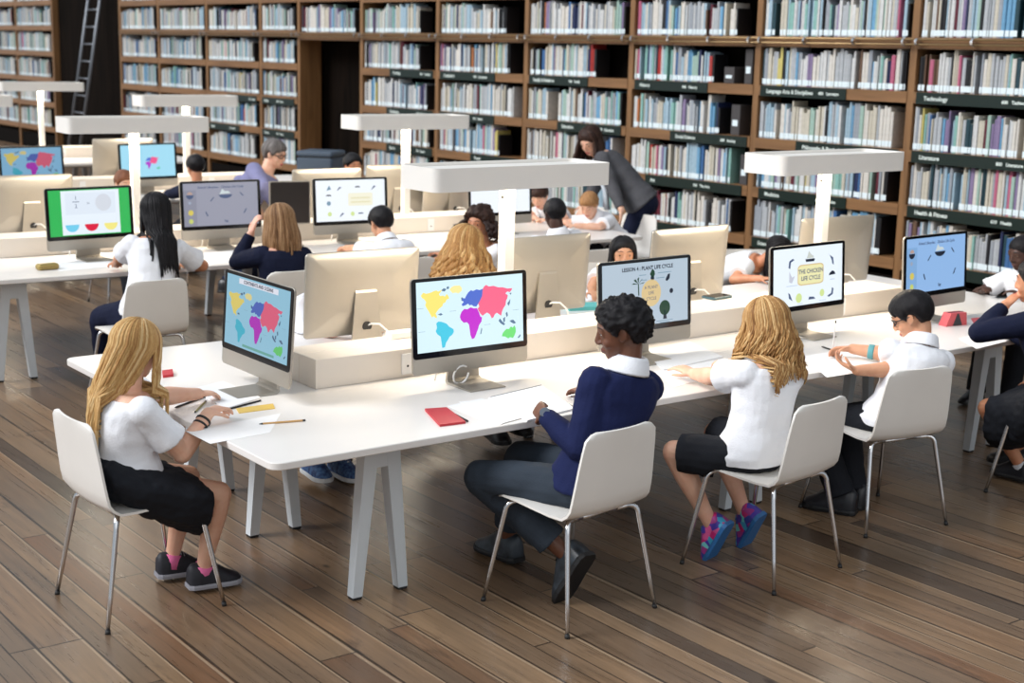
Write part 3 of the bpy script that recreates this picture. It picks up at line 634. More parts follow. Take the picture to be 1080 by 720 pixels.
mb=MB(); mb.loft([yz(rrect(-.16,.16,.17,.50,.012),-.012),yz(rrect(-.16,.16,.17,.50,.012),.012),yz(rrect(-.13,.13,.22,.45,.012),.03)]); mb.build('casing',M['alu'],t)
mb=MB(); mb.loft([yz(rrect(-.152,.152,.178,.492,.01),-.0135),yz(rrect(-.152,.152,.178,.492,.01),-.0122)]); mb.build('screen',mat('dark_screen',(.02,.014,.012),.3),t)
mb=MB(); mb.rbox(-.1,.1,-.07,.07,0,.012,r=.03,b=.003); mb.box(-.025,.025,.014,.03,.01,.3); mb.build('stand',M['alu'],t)
computer(4.50,6.20,PI+S(-6),'computer seen from behind, left one of the pair by the middle lamp post')
computer(4.90,5.95,PI+S(4),'computer seen from behind, right one of the pair by the middle lamp post')
computer(4.86,5.10,A2,'computer with the blank white screen behind the near lamp post',('white',None))
computer(2.29,9.22,S(4),'computer at the far left with a steel blue map screen',('map_far',world_map(.5)))
computer(3.55,10.14,PI+S(-4),'computer seen from behind between the two far map screens')
computer(3.50,9.28,S(4),'computer with the light blue map screen behind the left lamp post',('map_blue',lambda do:[shape(do,[(x*.5+.25,y*.5+.2) for x,y in CONT[k]],E_('far_'+k,*c),'continent') for k,c in (('as_',(236,90,140)),('eu',(90,110,206)),('af',(176,60,200)),('au',(110,200,170)))]))
computer(2.95,13.9,PI+S(-4),'farthest computer, seen from behind at the left edge')
# ------------------------------------------------------------------ chairs
CH={}
CHAIRS=[]
def chair(x,y,yaw,label):
    CHAIRS.append((x,y,yaw))
    """yaw: direction the sitter faces"""
    t=thing('school_chair',label,'chair',(x,y,0),S(yaw-90),'white shell chairs with chrome legs')
    if not CH:
        prof=[(.235,.436,.19),(.225,.450,.205),(.19,.461,.215),(.10,.462,.222),(0,.456,.225),(-.10,.450,.226),(-.17,.452,.226),(-.205,.466,.226),(-.226,.495,.226),(-.236,.54,.224),(-.245,.60,.219),(-.254,.67,.212),(-.264,.74,.204),(-.270,.785,.196),(-.273,.808,.17),(-.274,.815,.14)]
        nx=15; top=[];bot=[]
        for i,(f,z,w) in enumerate(prof):
            a=prof[max(i-1,0)]; b=prof[min(i+1,len(prof)-1)]
            t_=V(0,b[0]-a[0],b[1]-a[1]).normalized(); nrm=V(0,-t_.z,t_.y)   # towards the sitter
            if nrm.z<0 and i<6: nrm=-nrm
            if i>=6 and nrm.y<0: nrm=-nrm
            rt=[];rb=[]
            for k in range(nx):
                u=-1+2*k/(nx-1); c=.014*(u*u) if i>6 else .006*u*u
                p=V(u*w,f,z)+nrm*c
                rt.append(p+nrm*.005); rb.append(p-nrm*.005)
            top.append(rt);bot.append(rb)
        rings=[rt+rb[::-1] for rt,rb in zip(top,bot)]
        mb=MB(); mb.loft(rings); me=mb.mesh('seat_shell',M['plastic'],True); me.set_sharp_from_angle(angle=S(60)); CH['shell']=me
        for s in (-1,1):
            for b,n in ((1,'f'),(-1,'b')):
                fy=.25*b; ty=.155*b
                q=lambda f:(s*(.253-.050*f),fy-.068*b*f,.012+.386*f)
                mb=MB(); mb.tube([q(0),q(.33),q(.66),q(.9),q(1),(s*.2005,fy-.0705*b,.416),(s*.194,fy-.076*b,.430),(s*.181,fy-.083*b,.439),(s*.16,fy-.09*b,.4415),(s*.10,fy-.095*b,.4415)],[.0085,.0095,.0105,.0112,.0114,.0114,.0114,.0114,.0112,.011],12)
                CH['leg',s,b]=mb.mesh('leg',M['chrome'],True)
                mb=MB(); mb.tube([(s*.2545,fy*1.004,0),(s*.252,fy*.996,.016)],[.0105,.010],10); CH['foot',s,b]=mb.mesh('foot_cap',M['foot'],True)
        mb=MB(); mb.tube([(-.12,.155,.4415),(-.12,-.155,.4415)],.01,8); mb.tube([(.12,.155,.4415),(.12,-.155,.4415)],.01,8); mb.tube([(-.12,.155,.4415),(.12,.155,.4415)],.01,8); mb.tube([(-.12,-.155,.4415),(.12,-.155,.4415)],.01,8); CH['frame']=mb.mesh('under_frame',M['chrome'],True)
    link('seat_shell',CH['shell'],t); link('under_frame',CH['frame'],t)
    for s in (-1,1):
        for b in (1,-1):
            l=link('leg',CH['leg',s,b],t); link('foot_cap',CH['foot',s,b],l)
    return t
chair(-.225,.746,1.85,'white shell chair at the left end, under the girl in a black skirt')
chair(1.226,-.266,95.1,'white shell chair in the foreground under the boy in navy')
chair(2.245,-.39,97.5,'white shell chair under the girl with long wavy hair')
chair(3.251,-.20,79.6,'white shell chair under the boy in glasses')
chair(4.37,-.50,95,'white shell chair at the right edge of the picture, under the person in navy')
chair(1.13,3.93,92,'white shell chair under the girl with long black hair')
chair(2.07,3.86,88,'white shell chair under the girl in navy with her hand to her head')
chair(3.08,4.00,84,'white shell chair under the dark-haired boy in white at the second table')
chair(3.80,3.62,170,'white shell chair under the curly-haired child seen in profile')
chair(4.52,3.72,86,'white shell chair under the dark-haired boy seen from behind at the far desk')
chair(1.50,2.42,-96,'white shell chair behind the first computer seen from behind')
chair(2.70,2.52,-90,'white shell chair under the child with golden hair')
chair(3.95,2.72,-105,'white shell chair under the dark-haired girl looking over the plant screen')
chair(5.42,2.72,-120,'white shell chair behind the chicken chart, under the child bending down')
chair(6.15,.85,180,'white shell chair at the right end of the first table')
chair(6.18,5.07,188,'white shell chair under the fair-haired boy with folded arms')
chair(6.19,5.74,190,'white shell chair under the boy in white next to the fair-haired boy')
chair(2.40,7.28,-92,'white shell chair across the second table, behind the green-bordered screen')
chair(4.62,7.25,-92,'white shell chair across the second table, below the dark doorway')
chair(3.52,8.15,88,'white shell chair at the third table, by the light blue map screen')
CR=(0.802097,-0.596753,0.022949);CD=(-0.102427,-0.175326,-0.979168);CF=(0.588345,0.783037,-0.201752)
# ------------------------------------------------------------------ people
def rot_to(fwd,up=V(0,0,1)):
    """3x3 with columns right, forward, up"""
    f=Vector(fwd).normalized(); r=f.cross(Vector(up)).normalized(); u=r.cross(f)
    return Matrix((r,f,u)).transposed()
def evalmesh(me,voxel,smooth=3,fac=.5,name='body'):
    o=bpy.data.objects.new('tmp',me); COL.objects.link(o)
    m=o.modifiers.new('r','REMESH'); m.mode='VOXEL'; m.voxel_size=voxel
    if smooth: k=o.modifiers.new('s','SMOOTH'); k.iterations=smooth; k.factor=fac
    dg=bpy.context.evaluated_depsgraph_get(); dg.update()
    out=bpy.data.meshes.new_from_object(o.evaluated_get(dg)); out.name=name
    bpy.data.objects.remove(o); bpy.data.meshes.remove(me)
    out.polygons.foreach_set('use_smooth',[True]*len(out.polygons))
    return out
def coords(me):
    a=np.empty(len(me.vertices)*3,dtype=np.float32); me.vertices.foreach_get('co',a); return a.reshape(-1,3)
def setco(me,a): me.vertices.foreach_set('co',a.astype(np.float32).ravel()); me.update()
def wrinkle(me,amp,freq,seed=0,aniso=(1,1,1)):
    a=coords(me); n=np.empty(len(me.vertices)*3,dtype=np.float32); me.vertices.foreach_get('normal',n); n=n.reshape(-1,3)
    d=np.array([noise.noise(Vector((p[0]*freq*aniso[0]+seed,p[1]*freq*aniso[1],p[2]*freq*aniso[2]))) for p in a])
    setco(me,a+n*(d*amp)[:,None])
SKIN={}
def skin(name,c,c2=None):
    if name in SKIN: return SKIN[name]
    m=mat('skin_'+name,c,.5,var=.12,scale=14,col2=c2 or (c[0]*.92,c[1]*.82,c[2]*.78))
    b=m.node_tree.nodes['Principled BSDF']; b.inputs['Subsurface Weight'].default_value=.12; b.inputs['Subsurface Radius'].default_value=(.012,.004,.002); b.inputs['Subsurface Scale'].default_value=.4
    SKIN[name]=m; return m
skin('fair',srgb(232,186,160)); skin('tan',srgb(206,146,112)); skin('brown',srgb(112,72,52)); skin('dark',srgb(72,46,36)); skin('olive',srgb(214,160,126)); skin('pale',srgb(228,178,156))
LIPS={k:mat('lips_'+k,c,.4) for k,c in (('fair',srgb(202,112,104)),('tan',srgb(168,92,78)),('brown',srgb(110,58,50)),('dark',srgb(80,44,40)),('olive',srgb(186,104,90)),('pale',srgb(196,106,98)))}
EYEW=mat('eye_white',srgb(226,220,214),.25); IRIS=mat('eye_dark_iris',(.012,.008,.006),.15)
FAB={}
def fab(name,c,rough=.85,bump=.25,bs=160,var=.1):
    if name not in FAB: FAB[name]=mat('cloth_'+name,c,rough,var=var,scale=9,bump=bump,bscale=bs,spec=.2)
    return FAB[name]
fab('white',srgb(242,243,248),var=.03); fab('navy',srgb(26,34,74)); fab('navy_dark',srgb(20,26,50)); fab('black',srgb(30,32,38)); fab('charcoal',srgb(52,60,70)); fab('grey',srgb(80,80,84)); fab('mauve',srgb(132,132,168)); fab('denim',srgb(36,44,66)); fab('sock_pink',srgb(236,120,170)); fab('sock_white',srgb(236,236,240)); fab('sock_grey',srgb(110,116,130)); fab('scarf',srgb(214,222,232),var=.35)
SHOE=dict(black=(mat('shoe_black',srgb(24,24,30),.35),mat('sole_black',srgb(18,18,20),.5)),
 trainer=(mat('shoe_dark_mesh',srgb(26,26,36),.6,var=.3,scale=60),mat('sole_grey',srgb(150,150,158),.5)),
 navy=(mat('shoe_navy',srgb(34,58,112),.6,var=.35,scale=50,col2=srgb(90,130,180)),mat('sole_white',srgb(236,238,238),.5)),
 blackwhite=(mat('shoe_black_white',srgb(18,20,24),.4,var=1,scale=16,col2=srgb(60,68,76)),mat('sole_black2',srgb(20,20,22),.5)))
def multi_shoe():
    m=bpy.data.materials.new('shoe_rainbow_print'); m.use_nodes=True; nt=m.node_tree; b=nt.nodes['Principled BSDF']; b.inputs['Roughness'].default_value=.5
    tc=nt.nodes.new('ShaderNodeTexCoord'); vo=nt.nodes.new('ShaderNodeTexVoronoi'); vo.inputs['Scale'].default_value=34
    cr=nt.nodes.new('ShaderNodeValToRGB'); cr.color_ramp.interpolation='CONSTANT'
    cs=[(0,srgb(80,60,170)),(.2,srgb(206,40,120)),(.4,srgb(70,170,210)),(.52,srgb(60,70,160)),(.66,srgb(170,60,140)),(.8,srgb(120,210,210)),(.9,srgb(220,90,150))]
    cr.color_ramp.elements[0].color=cs[0][1]+(1,); cr.color_ramp.elements[1].position=cs[-1][0]; cr.color_ramp.elements[1].color=cs[-1][1]+(1,)
    for p,c in cs[1:-1]: e=cr.color_ramp.elements.new(p); e.color=c+(1,)
    sp=nt.nodes.new('ShaderNodeSeparateColor'); nt.links.new(tc.outputs['Object'],vo.inputs['Vector']); nt.links.new(vo.outputs['Color'],sp.inputs[0]); nt.links.new(sp.outputs[0],cr.inputs['Fac']); nt.links.new(cr.outputs['Color'],b.inputs['Base Color'])
    return m
SHOE['rainbow']=(multi_shoe(),mat('sole_teal',srgb(50,110,170),.5))
def hairmat(name,stops,rough=.42):
    """colour varies per lock (attribute) and along the strand"""
    m=bpy.data.materials.new('hair_'+name); m.use_nodes=True; nt=m.node_tree; b=nt.nodes['Principled BSDF']; b.inputs['Roughness'].default_value=rough; b.inputs['Specular IOR Level'].default_value=.22
    at=nt.nodes.new('ShaderNodeAttribute'); at.attribute_name='lock'
    tc=nt.nodes.new('ShaderNodeTexCoord'); mp=nt.nodes.new('ShaderNodeMapping'); mp.inputs['Scale'].default_value=(170,170,9)
    n=nt.nodes.new('ShaderNodeTexNoise'); n.inputs['Scale'].default_value=1; n.inputs['Detail'].default_value=2
    ad=nt.nodes.new('ShaderNodeMath'); ad.operation='MULTIPLY_ADD'; ad.inputs[1].default_value=.5
    cr=nt.nodes.new('ShaderNodeValToRGB'); k=len(stops)
    cr.color_ramp.elements[0].color=stops[0]+(1,); cr.color_ramp.elements[0].position=.15; cr.color_ramp.elements[1].color=stops[-1]+(1,); cr.color_ramp.elements[1].position=.95
    for i,c in enumerate(stops[1:-1]): e=cr.color_ramp.elements.new(.15+.8*(i+1)/(k-1)); e.color=c+(1,)
    sp=nt.nodes.new('ShaderNodeSeparateColor')
    nt.links.new(tc.outputs['Object'],mp.inputs['Vector']); nt.links.new(mp.outputs[0],n.inputs['Vector']); nt.links.new(at.outputs['Color'],sp.inputs[0])
    nt.links.new(n.outputs['Fac'],ad.inputs[0]); 
    hf=nt.nodes.new('ShaderNodeMath'); hf.operation='MULTIPLY'; hf.inputs[1].default_value=.75; nt.links.new(sp.outputs[0],hf.inputs[0]); nt.links.new(hf.outputs[0],ad.inputs[2])
    nt.links.new(ad.outputs[0],cr.inputs['Fac']); nt.links.new(cr.outputs['Color'],b.inputs['Base Color'])
    n2=nt.nodes.new('ShaderNodeTexNoise'); n2.inputs['Scale'].default_value=1; n2.inputs['Detail'].default_value=3; mp2=nt.nodes.new('ShaderNodeMapping'); mp2.inputs['Scale'].default_value=(420,420,60)
    bp=nt.nodes.new('ShaderNodeBump'); bp.inputs['Strength'].default_value=.7; bp.inputs['Distance'].default_value=.004
    nt.links.new(tc.outputs['Object'],mp2.inputs['Vector']); nt.links.new(mp2.outputs[0],n2.inputs['Vector']); nt.links.new(n2.outputs['Fac'],bp.inputs['Height']); nt.links.new(bp.outputs['Normal'],b.inputs['Normal'])
    return m
HAIR=dict(blonde=hairmat('blonde',[srgb(122,82,42),srgb(176,130,78),srgb(206,166,108),srgb(234,204,154)]),
 blonde2=hairmat('golden_blonde',[srgb(92,60,32),srgb(148,104,60),srgb(188,144,90),srgb(226,194,142)]),
 black=hairmat('black',[srgb(9,8,10),srgb(18,16,19),srgb(34,31,34)]),
 brownlight=hairmat('light_brown',[srgb(74,48,30),srgb(128,92,60),srgb(176,140,104)]),
 darkbrown=hairmat('dark_brown',[srgb(26,16,13),srgb(48,30,24),srgb(70,46,36)]),
 grey=hairmat('grey_brown',[srgb(56,50,48),srgb(96,90,88),srgb(140,134,130)]),
 fairshort=hairmat('sandy',[srgb(110,74,44),srgb(156,112,72),srgb(190,148,104)]),
 auburn=hairmat('auburn',[srgb(70,40,28),srgb(116,72,50),srgb(150,100,72)]))
def setlock(me,vals):
    at=me.color_attributes.new('lock','FLOAT_COLOR','POINT'); a=np.ones((len(me.vertices),4),dtype=np.float32); a[:,:3]=np.asarray(vals,dtype=np.float32)[:,None]; at.data.foreach_set('color',a.ravel())
def ik(a,t,l1,l2,hint):
    """elbow / knee between a and t; hint: direction the joint points to. returns joint, end"""
    a=Vector(a);t=Vector(t);d=t-a; L=d.length; mx=(l1+l2)*.998
    if L>mx: t=a+d*(mx/L); d=t-a; L=mx
    L=max(L,abs(l1-l2)+.01); n=d.normalized()
    x=(l1*l1-l2*l2+L*L)/(2*L); h=math.sqrt(max(l1*l1-x*x,0))
    q=Vector(hint)-n*Vector(hint).dot(n); q=q.normalized() if q.length>1e-6 else n.orthogonal().normalized()
    return a+n*x+q*h, t
def hand(mb,w,d,n,hl,side,curl=.35,spread=.16,pinch=False):
    """w wrist, d pointing direction, n direction the PALM faces, hl hand length, side +1 right hand / -1 left"""
    d=Vector(d).normalized(); n=Vector(n); n=(n-d*n.dot(d)).normalized()
    lat=d.cross(n)*(-side)               # towards the thumb
    pl=hl*.50; pw=hl*.215
    # palm: flat loft
    rings=[]
    for t,wd,th in ((-.12,.62,.95),(.0,.68,1.0),(.35,.95,1.05),(.75,1.02,.9),(1.0,.95,.72)):
        c=w+d*pl*t; rings.append([c+lat*math.cos(a)*pw*wd-n*math.sin(a)*hl*.085*th for a in [2*PI*k/12 for k in range(12)]])
    mb.loft(rings)
    lens=(.43,.48,.45,.35)
    for i,u in enumerate((.70,.23,-.24,-.70)):
        base=w+d*pl*.96+lat*pw*u; r=hl*(.050 if i<3 else .044)
        sp=(u*spread); c=curl*(1.0+.12*i)
        if pinch and i==0: c=curl*.85
        ang=0; p=base; pts=[base-d*pl*.25,base]; L=hl*lens[i]
        for seg,k in ((.46,.75),(.31,1.0),(.23,.7)):
            ang+=c*k*1.15
            q=(d*math.cos(ang)+n*math.sin(ang)+lat*sp*max(0,math.cos(ang))).normalized(); p=p+q*L*seg; pts.append(p)
        mb.tube(pts,[r*1.05,r*1.05,r,r*.92,r*.78],8,rounded=True)
    # thumb leaves the side of the palm near its base
    tb=w+d*pl*.18+lat*pw*.72; r=hl*.056
    dirs=(d*.62+lat*.72+n*.30,d*.86+lat*.30+n*(.35+.5*curl),d*.9-lat*.05+n*(.3+.7*curl)) if curl>.3 else (d*.6+lat*.8+n*.12,d*.85+lat*.5+n*.15,d*.95+lat*.3+n*.2)
    p=tb; pts=[tb-lat*pw*.3,tb]
    for q,sg in zip(dirs,(.17,.16,.13)): p=p+Vector(q).normalized()*hl*sg; pts.append(p)
    mb.tube(pts,[r*1.05,r*1.2,r,r*.9,r*.75],8,rounded=True)
    return w+d*pl+n*hl*.1
def head_shapes(mb,c,H,R):
    """c centre, H height chin to crown, R 3x3 right/forward/up"""
    P=lambda x,y,z:c+R@V(x*H,y*H,z*H)
    mb.ell(P(0,-.06,.14),(.325*H,.415*H,.36*H),R)
    mb.ell(P(0,.09,.08),(.285*H,.29*H,.33*H),R)
    rings=[]
    for z,x,y0,y1 in ((.10,.30,-.16,.36),(-.05,.292,-.15,.365),(-.18,.27,-.13,.36),(-.30,.225,-.09,.35),(-.40,.155,.02,.335),(-.465,.095,.12,.305)):
        m=(y0+y1)/2;h=(y1-y0)/2
        rings.append([P(x*math.cos(a),m+h*math.sin(a),z) for a in [2*PI*k/20 for k in range(20)]])
    mb.loft(rings)
    mb.ell(P(0,.255,-.41),(.085*H,.075*H,.065*H),R)             # chin
    for s in (-1,1):
        mb.ell(P(s*.15,.235,-.13),(.115*H,.105*H,.12*H),R)        # cheek
        mb.tube([P(s*.05,.36,.125),P(s*.13,.352,.14),P(s*.215,.30,.115)],[.03*H,.034*H,.026*H],8,rounded=True)   # brow
        mb.ell(P(s*.05,.40,-.125),(.036*H,.042*H,.032*H),R)       # nostril wing
        e=R@Matrix.Rotation(s*.25,3,'Z')
        mb.ell(P(s*.325,-.03,-.01),(.032*H,.085*H,.13*H),e); mb.ell(P(s*.315,-.0,-.10),(.025*H,.045*H,.05*H),e)   # ear
        mb.tube([P(s*.09,.338,.062),P(s*.15,.343,.076),P(s*.215,.312,.056)],[.022*H,.026*H,.02*H],8,rounded=True)  # upper lid
        mb.tube([P(s*.09,.336,.005),P(s*.15,.335,-.012),P(s*.21,.31,.008)],[.016*H,.018*H,.014*H],8,rounded=True)  # lower lid
    mb.tube([P(0,.35,.10),P(0,.395,.0),P(0,.43,-.08),P(0,.425,-.125)],[.034*H,.04*H,.05*H,.042*H],10,rounded=True) # nose
    mb.tube([P(-.095,.345,-.262),P(-.04,.378,-.247),P(0,.382,-.252),P(.04,.378,-.247),P(.095,.345,-.262)],[.012*H,.026*H,.024*H,.026*H,.012*H],8,rounded=True)
    mb.tube([P(-.085,.345,-.275),P(0,.375,-.292),P(.085,.345,-.275)],[.012*H,.034*H,.012*H],8,rounded=True)
def face_parts(t,c,H,R,brow,smile=False):
    P=lambda x,y,z:c+R@V(x*H,y*H,z*H)
    for s in (-1,1):
        mb=MB(); e=R@Matrix.Rotation(-s*.25,3,'Z'); mb.ell(P(s*.15,.302,.036),(.056*H,.048*H,.031*H),e,0); mb.ell(P(s*.15,.331,.036),(.034*H,.026*H,.030*H),e,1); mb.build('eye',[EYEW,IRIS],t,True)
        mb=MB(); mb.tube([P(s*.06,.372,.145),P(s*.14,.366,.168),P(s*.235,.302,.140)],[.010*H,.013*H,.006*H],8,rounded=True); mb.build('eyebrow',HAIR[brow],t,True)
def scalp_limit(az,style):
    """lowest height (in H, from head centre) hair reaches at azimuth az (0 = forward)"""
    a=abs(az)
    if style=='low': 
        pts=[(0,.28),(.5,.25),(.85,.12),(1.15,.0),(1.45,.04),(1.75,-.08),(2.2,-.22),(PI,-.28)]
    else:
        pts=[(0,.25),(.5,.23),(.8,.15),(1.05,.04),(1.25,-.06),(1.45,.08),(1.7,.04),(2.0,-.22),(PI,-.34)]
    for (x0,y0),(x1,y1) in zip(pts,pts[1:]):
        if a<=x1: return y0+(y1-y0)*(a-x0)/(x1-x0)
    return pts[-1][1]
def hair_cap(t,c,H,R,m,thick=.05,style='crop',bumps=0,freq=9,fringe=0,name='hair',seed=0,vol=(1,1,1)):
    nu,nv=72,40; vs=[];lock=[]
    for j in range(nv+1):
        th=PI*.80*j/nv
        for i in range(nu):
            az=-PI+2*PI*i/nu
            dx,dy,dz=math.sin(az)*math.sin(th),math.cos(az)*math.sin(th),math.cos(th)
            p=V(dx*.335*vol[0],-.06+dy*.425*vol[1],.13+dz*.375*vol[2])
            lim=scalp_limit(az,style)+.035*noise.noise(V(az*5,seed+2,0))+.02*noise.noise(V(az*17,seed,4))-(fringe if abs(az)<.75 else 0)
            k=(p.z-lim)/.07
            k=max(-1,min(1,k))
            tk=thick*(.15+.85*max(0,min(1,(p.z-lim)/.12))) if k>0 else -.06*min(1,-k*2)
            n=V(dx,dy,dz)
            if k>0 and bumps:
                q=p*freq+V(seed,0,0); tk+=bumps*(noise.noise(q)*.6+.5*abs(noise.noise(q*2.1)))*min(1,k*1.5)
            p=p+n*tk
            vs.append(c+R@(p*H)); lock.append(.5+.5*noise.noise(V(az*14,seed,th*1.5)))
    fs=[]
    for j in range(nv):
        for i in range(nu): fs.append((j*nu+i,j*nu+(i+1)%nu,(j+1)*nu+(i+1)%nu,(j+1)*nu+i))
    fs.append(tuple(nv*nu+i for i in range(nu))[::-1])
    me=bpy.data.meshes.new(name); me.from_pydata(vs,[],fs); me.materials.append(m); me.polygons.foreach_set('use_smooth',[True]*len(me.polygons)); 
    bm=bmesh.new(); bm.from_mesh(me); bmesh.ops.recalc_face_normals(bm,faces=bm.faces); bm.to_mesh(me); bm.free()
    setlock(me,lock); return link(name,me,t)
def hair_locks(t,c,H,R,m,length,n=130,wave=.012,wfreq=3.0,seed=1,width=.011,back=V(0,-1,0),spread=.32,face_open=.95,push=1.0,down=V(0,0,-1),side_front=0,curlend=0,taper=.35,out=.0,body=None,gather=None,front=1.0):
    """long hair: tapered wavy locks from the parting, over the skull, then hanging"""
    r=random.Random(seed); mb=MB(); lock=[]
    skull=lambda az,th,k:c+R@(V(math.sin(az)*math.sin(th)*.335*k,-.06+math.cos(az)*math.sin(th)*.425*k,.13+math.cos(th)*.375*k)*H)
    for i in range(n):
        az=face_open+(2*PI-2*face_open)*((i+.5)/n)+r.uniform(-.06,.06)
        az=((az+PI)%(2*PI))-PI
        L=length*r.uniform(.84,1.06)*(front if abs(az)<1.35 else 1); k=1.10+r.uniform(-.03,.07); pts=[]
        th0=.08+.25*r.random()
        # start at the parting (slightly off centre), slide down the skull
        thE=1.75 if abs(az)>1.2 else 1.5
        for s in range(7):
            f=s/6; th=th0+(thE-th0)*f; pts.append(skull(az*(1 if f>.2 else .8+f),th,k+.02*f))
        p=pts[-1].copy(); o=(R@V(math.sin(az),math.cos(az),0)); o.z*=.2
        hz=down.normalized(); ph=r.uniform(0,6.28); am=wave*r.uniform(.6,1.4); side=hz.cross(o).normalized()
        steps=12; used=sum((pts[q+1]-pts[q]).length for q in range(6))
        hang=max(.02,L-used*.55); base=p.copy(); bk=(R@back); 
        for s in range(1,steps+1):
            f=s/steps
            q=base+hz*hang*f+o*(spread*.06*math.sin(f*PI*.6)*push+out*f*f)+bk*.0
            q+=side*am*math.sin(ph+f*wfreq*6.28)*min(1,f*2)+o*am*.8*math.cos(ph+f*wfreq*6.28)*min(1,f*2)
            if curlend: q+=o*curlend*max(0,f-.7)**2*8*(.5+r.random())
            if gather is not None:
                G,kb,Gf,kf=gather; tgt,kk=(G,kb) if abs(az)>1.35 else (Gf,kf)
                if tgt is not None: w_=kk*min(1,f*1.6); q.x+=(tgt.x-q.x)*w_; q.y+=(tgt.y-q.y)*w_
            if body is not None: q=body(q)
            pts.append(q)
        wd=width*r.uniform(.75,1.3); N=len(pts)
        rad=[wd*(.55+.45*min(1,q/4))*(1 if q<N-5 else 1-(1-taper)*(q-(N-5))/4.) for q in range(N)]
        b=len(mb.v); mb.tube(pts,rad,6,rounded=False,flat=.7,up=o); v=max(0,min(1,.5+.45*noise.noise(V(az*4.5,seed,0))+r.uniform(-.28,.28))); lock+= [v]*(len(mb.v)-b)
    me=mb.mesh('hair',m,True); setlock(me,lock); return link('hair',me,t)
def shoe(t,ank,toe,up,L,key,tread=True):
    """ank: ankle joint; toe: pointing direction; up: from sole to leg"""
    toe=Vector(toe).normalized(); up=Vector(up); up=(up-toe*up.dot(toe)).normalized(); sd=toe.cross(up)
    o=ank-up*L*.30-toe*L*.27
    upper=[(-.02,.12,.40),(.05,.175,.47),(.18,.19,.48),(.32,.185,.48),(.45,.19,.45),(.58,.20,.37),(.72,.21,.28),(.86,.19,.21),(.95,.135,.17),(1.0,.06,.11)]
    mb=MB(); rings=[]
    for f,w,h in upper:
        ring=[]
        for k in range(14):
            a=PI*k/13; ring.append(o+toe*L*f+sd*math.cos(a)*L*w*(1 if a else 1)+up*(L*.055+abs(math.sin(a))**.8*L*(h-.055)))
        rings.append(ring)
    mb.loft(rings); me=mb.mesh('shoe',SHOE[key][0],True); s=link('shoe',me,t); auto(s,60)
    mb=MB(); rings=[]
    for f,w,h in upper:
        f2=-.015+f*1.035; w2=w*1.07+.006
        rings.append([o+toe*L*f2+sd*x*L*w2+up*z*L for x,z in ((1,0),(1.02,.05),(.96,.085),(-.96,.085),(-1.02,.05),(-1,0))])
    mb.loft(rings); mb.build('sole',SHOE[key][1],s)
    mb=MB()
    for f in (.42,.48,.54,.60): mb.tube([o+toe*L*f+sd*L*.10+up*L*(.36-(f-.42)*.75+.055),o+toe*L*f+up*L*(.47-(f-.42)*.68+.012),o+toe*L*f-sd*L*.10+up*L*(.36-(f-.42)*.75+.055)],L*.016,6)
    mb.build('laces',SHOE[key][1],s,True)
    return s
SEATZ=[(-.236,.50),(-.205,.473),(-.17,.459),(-.10,.457),(0,.463),(.10,.469),(.19,.468),(.225,.457),(.25,.44)]
def settle(t,O,lowz=.36):
    """sitters rest ON their seat and against its back, arms rest ON the table top"""
    ch=min(CHAIRS,key=lambda c:(c[0]-O.x)**2+(c[1]-O.y)**2)
    near=(ch[0]-O.x)**2+(ch[1]-O.y)**2<.3**2
    a=S(ch[2]); fx,fy=math.cos(a),math.sin(a)
    for o in t.children_recursive:
        if o.type!='MESH' or o.name.split('.')[0] in ('shoe','sole','laces','hair','eye','eyebrow','sock','wristband','glasses'): continue
        me=o.data; c=coords(me).astype(np.float64)+np.array(O)[None,:]
        e=.002 if o.name.startswith(('trousers','shorts','skirt','shirt','jumper')) else .006
        if near:
            dx=c[:,0]-ch[0]; dy=c[:,1]-ch[1]; f=dx*fx+dy*fy; x=dx*fy-dy*fx
            sz=np.interp(f,[p[0] for p in SEATZ],[p[1] for p in SEATZ])+e
            if not o.name.startswith('skirt'):
                m=(abs(x)<.235)&(f>-.24)&(f<.25)&(c[:,2]>lowz)&(c[:,2]<sz); c[m,2]=sz[m]
            fb=np.interp(c[:,2],[.47,.495,.54,.67,.82],[-.20,-.219,-.229,-.247,-.268])+.006+e
            m=(abs(x)<.225)&(c[:,2]>.47)&(c[:,2]<.825)&(f<fb)&(f>fb-.17); k=(fb-f)*m; c[:,0]+=fx*k; c[:,1]+=fy*k
        if not o.name.startswith('skirt'):
            for (ox,oy),al in ROWS[:2]:
                px=(c[:,0]-ox)*math.cos(al)+(c[:,1]-oy)*math.sin(al); py=-(c[:,0]-ox)*math.sin(al)+(c[:,1]-oy)*math.cos(al)
                ins=(px>-.004)&(px<TL+.004)&(py>-.004)&(py<TD+.004)
                m=ins&(c[:,2]>.692)&(c[:,2]<.7335+e); c[m,2]=.7335+e
                m=ins&(c[:,2]>.650)&(c[:,2]<=.692); c[m,2]=.650
        setco(me,c-np.array(O)[None,:])
PLOG=[]
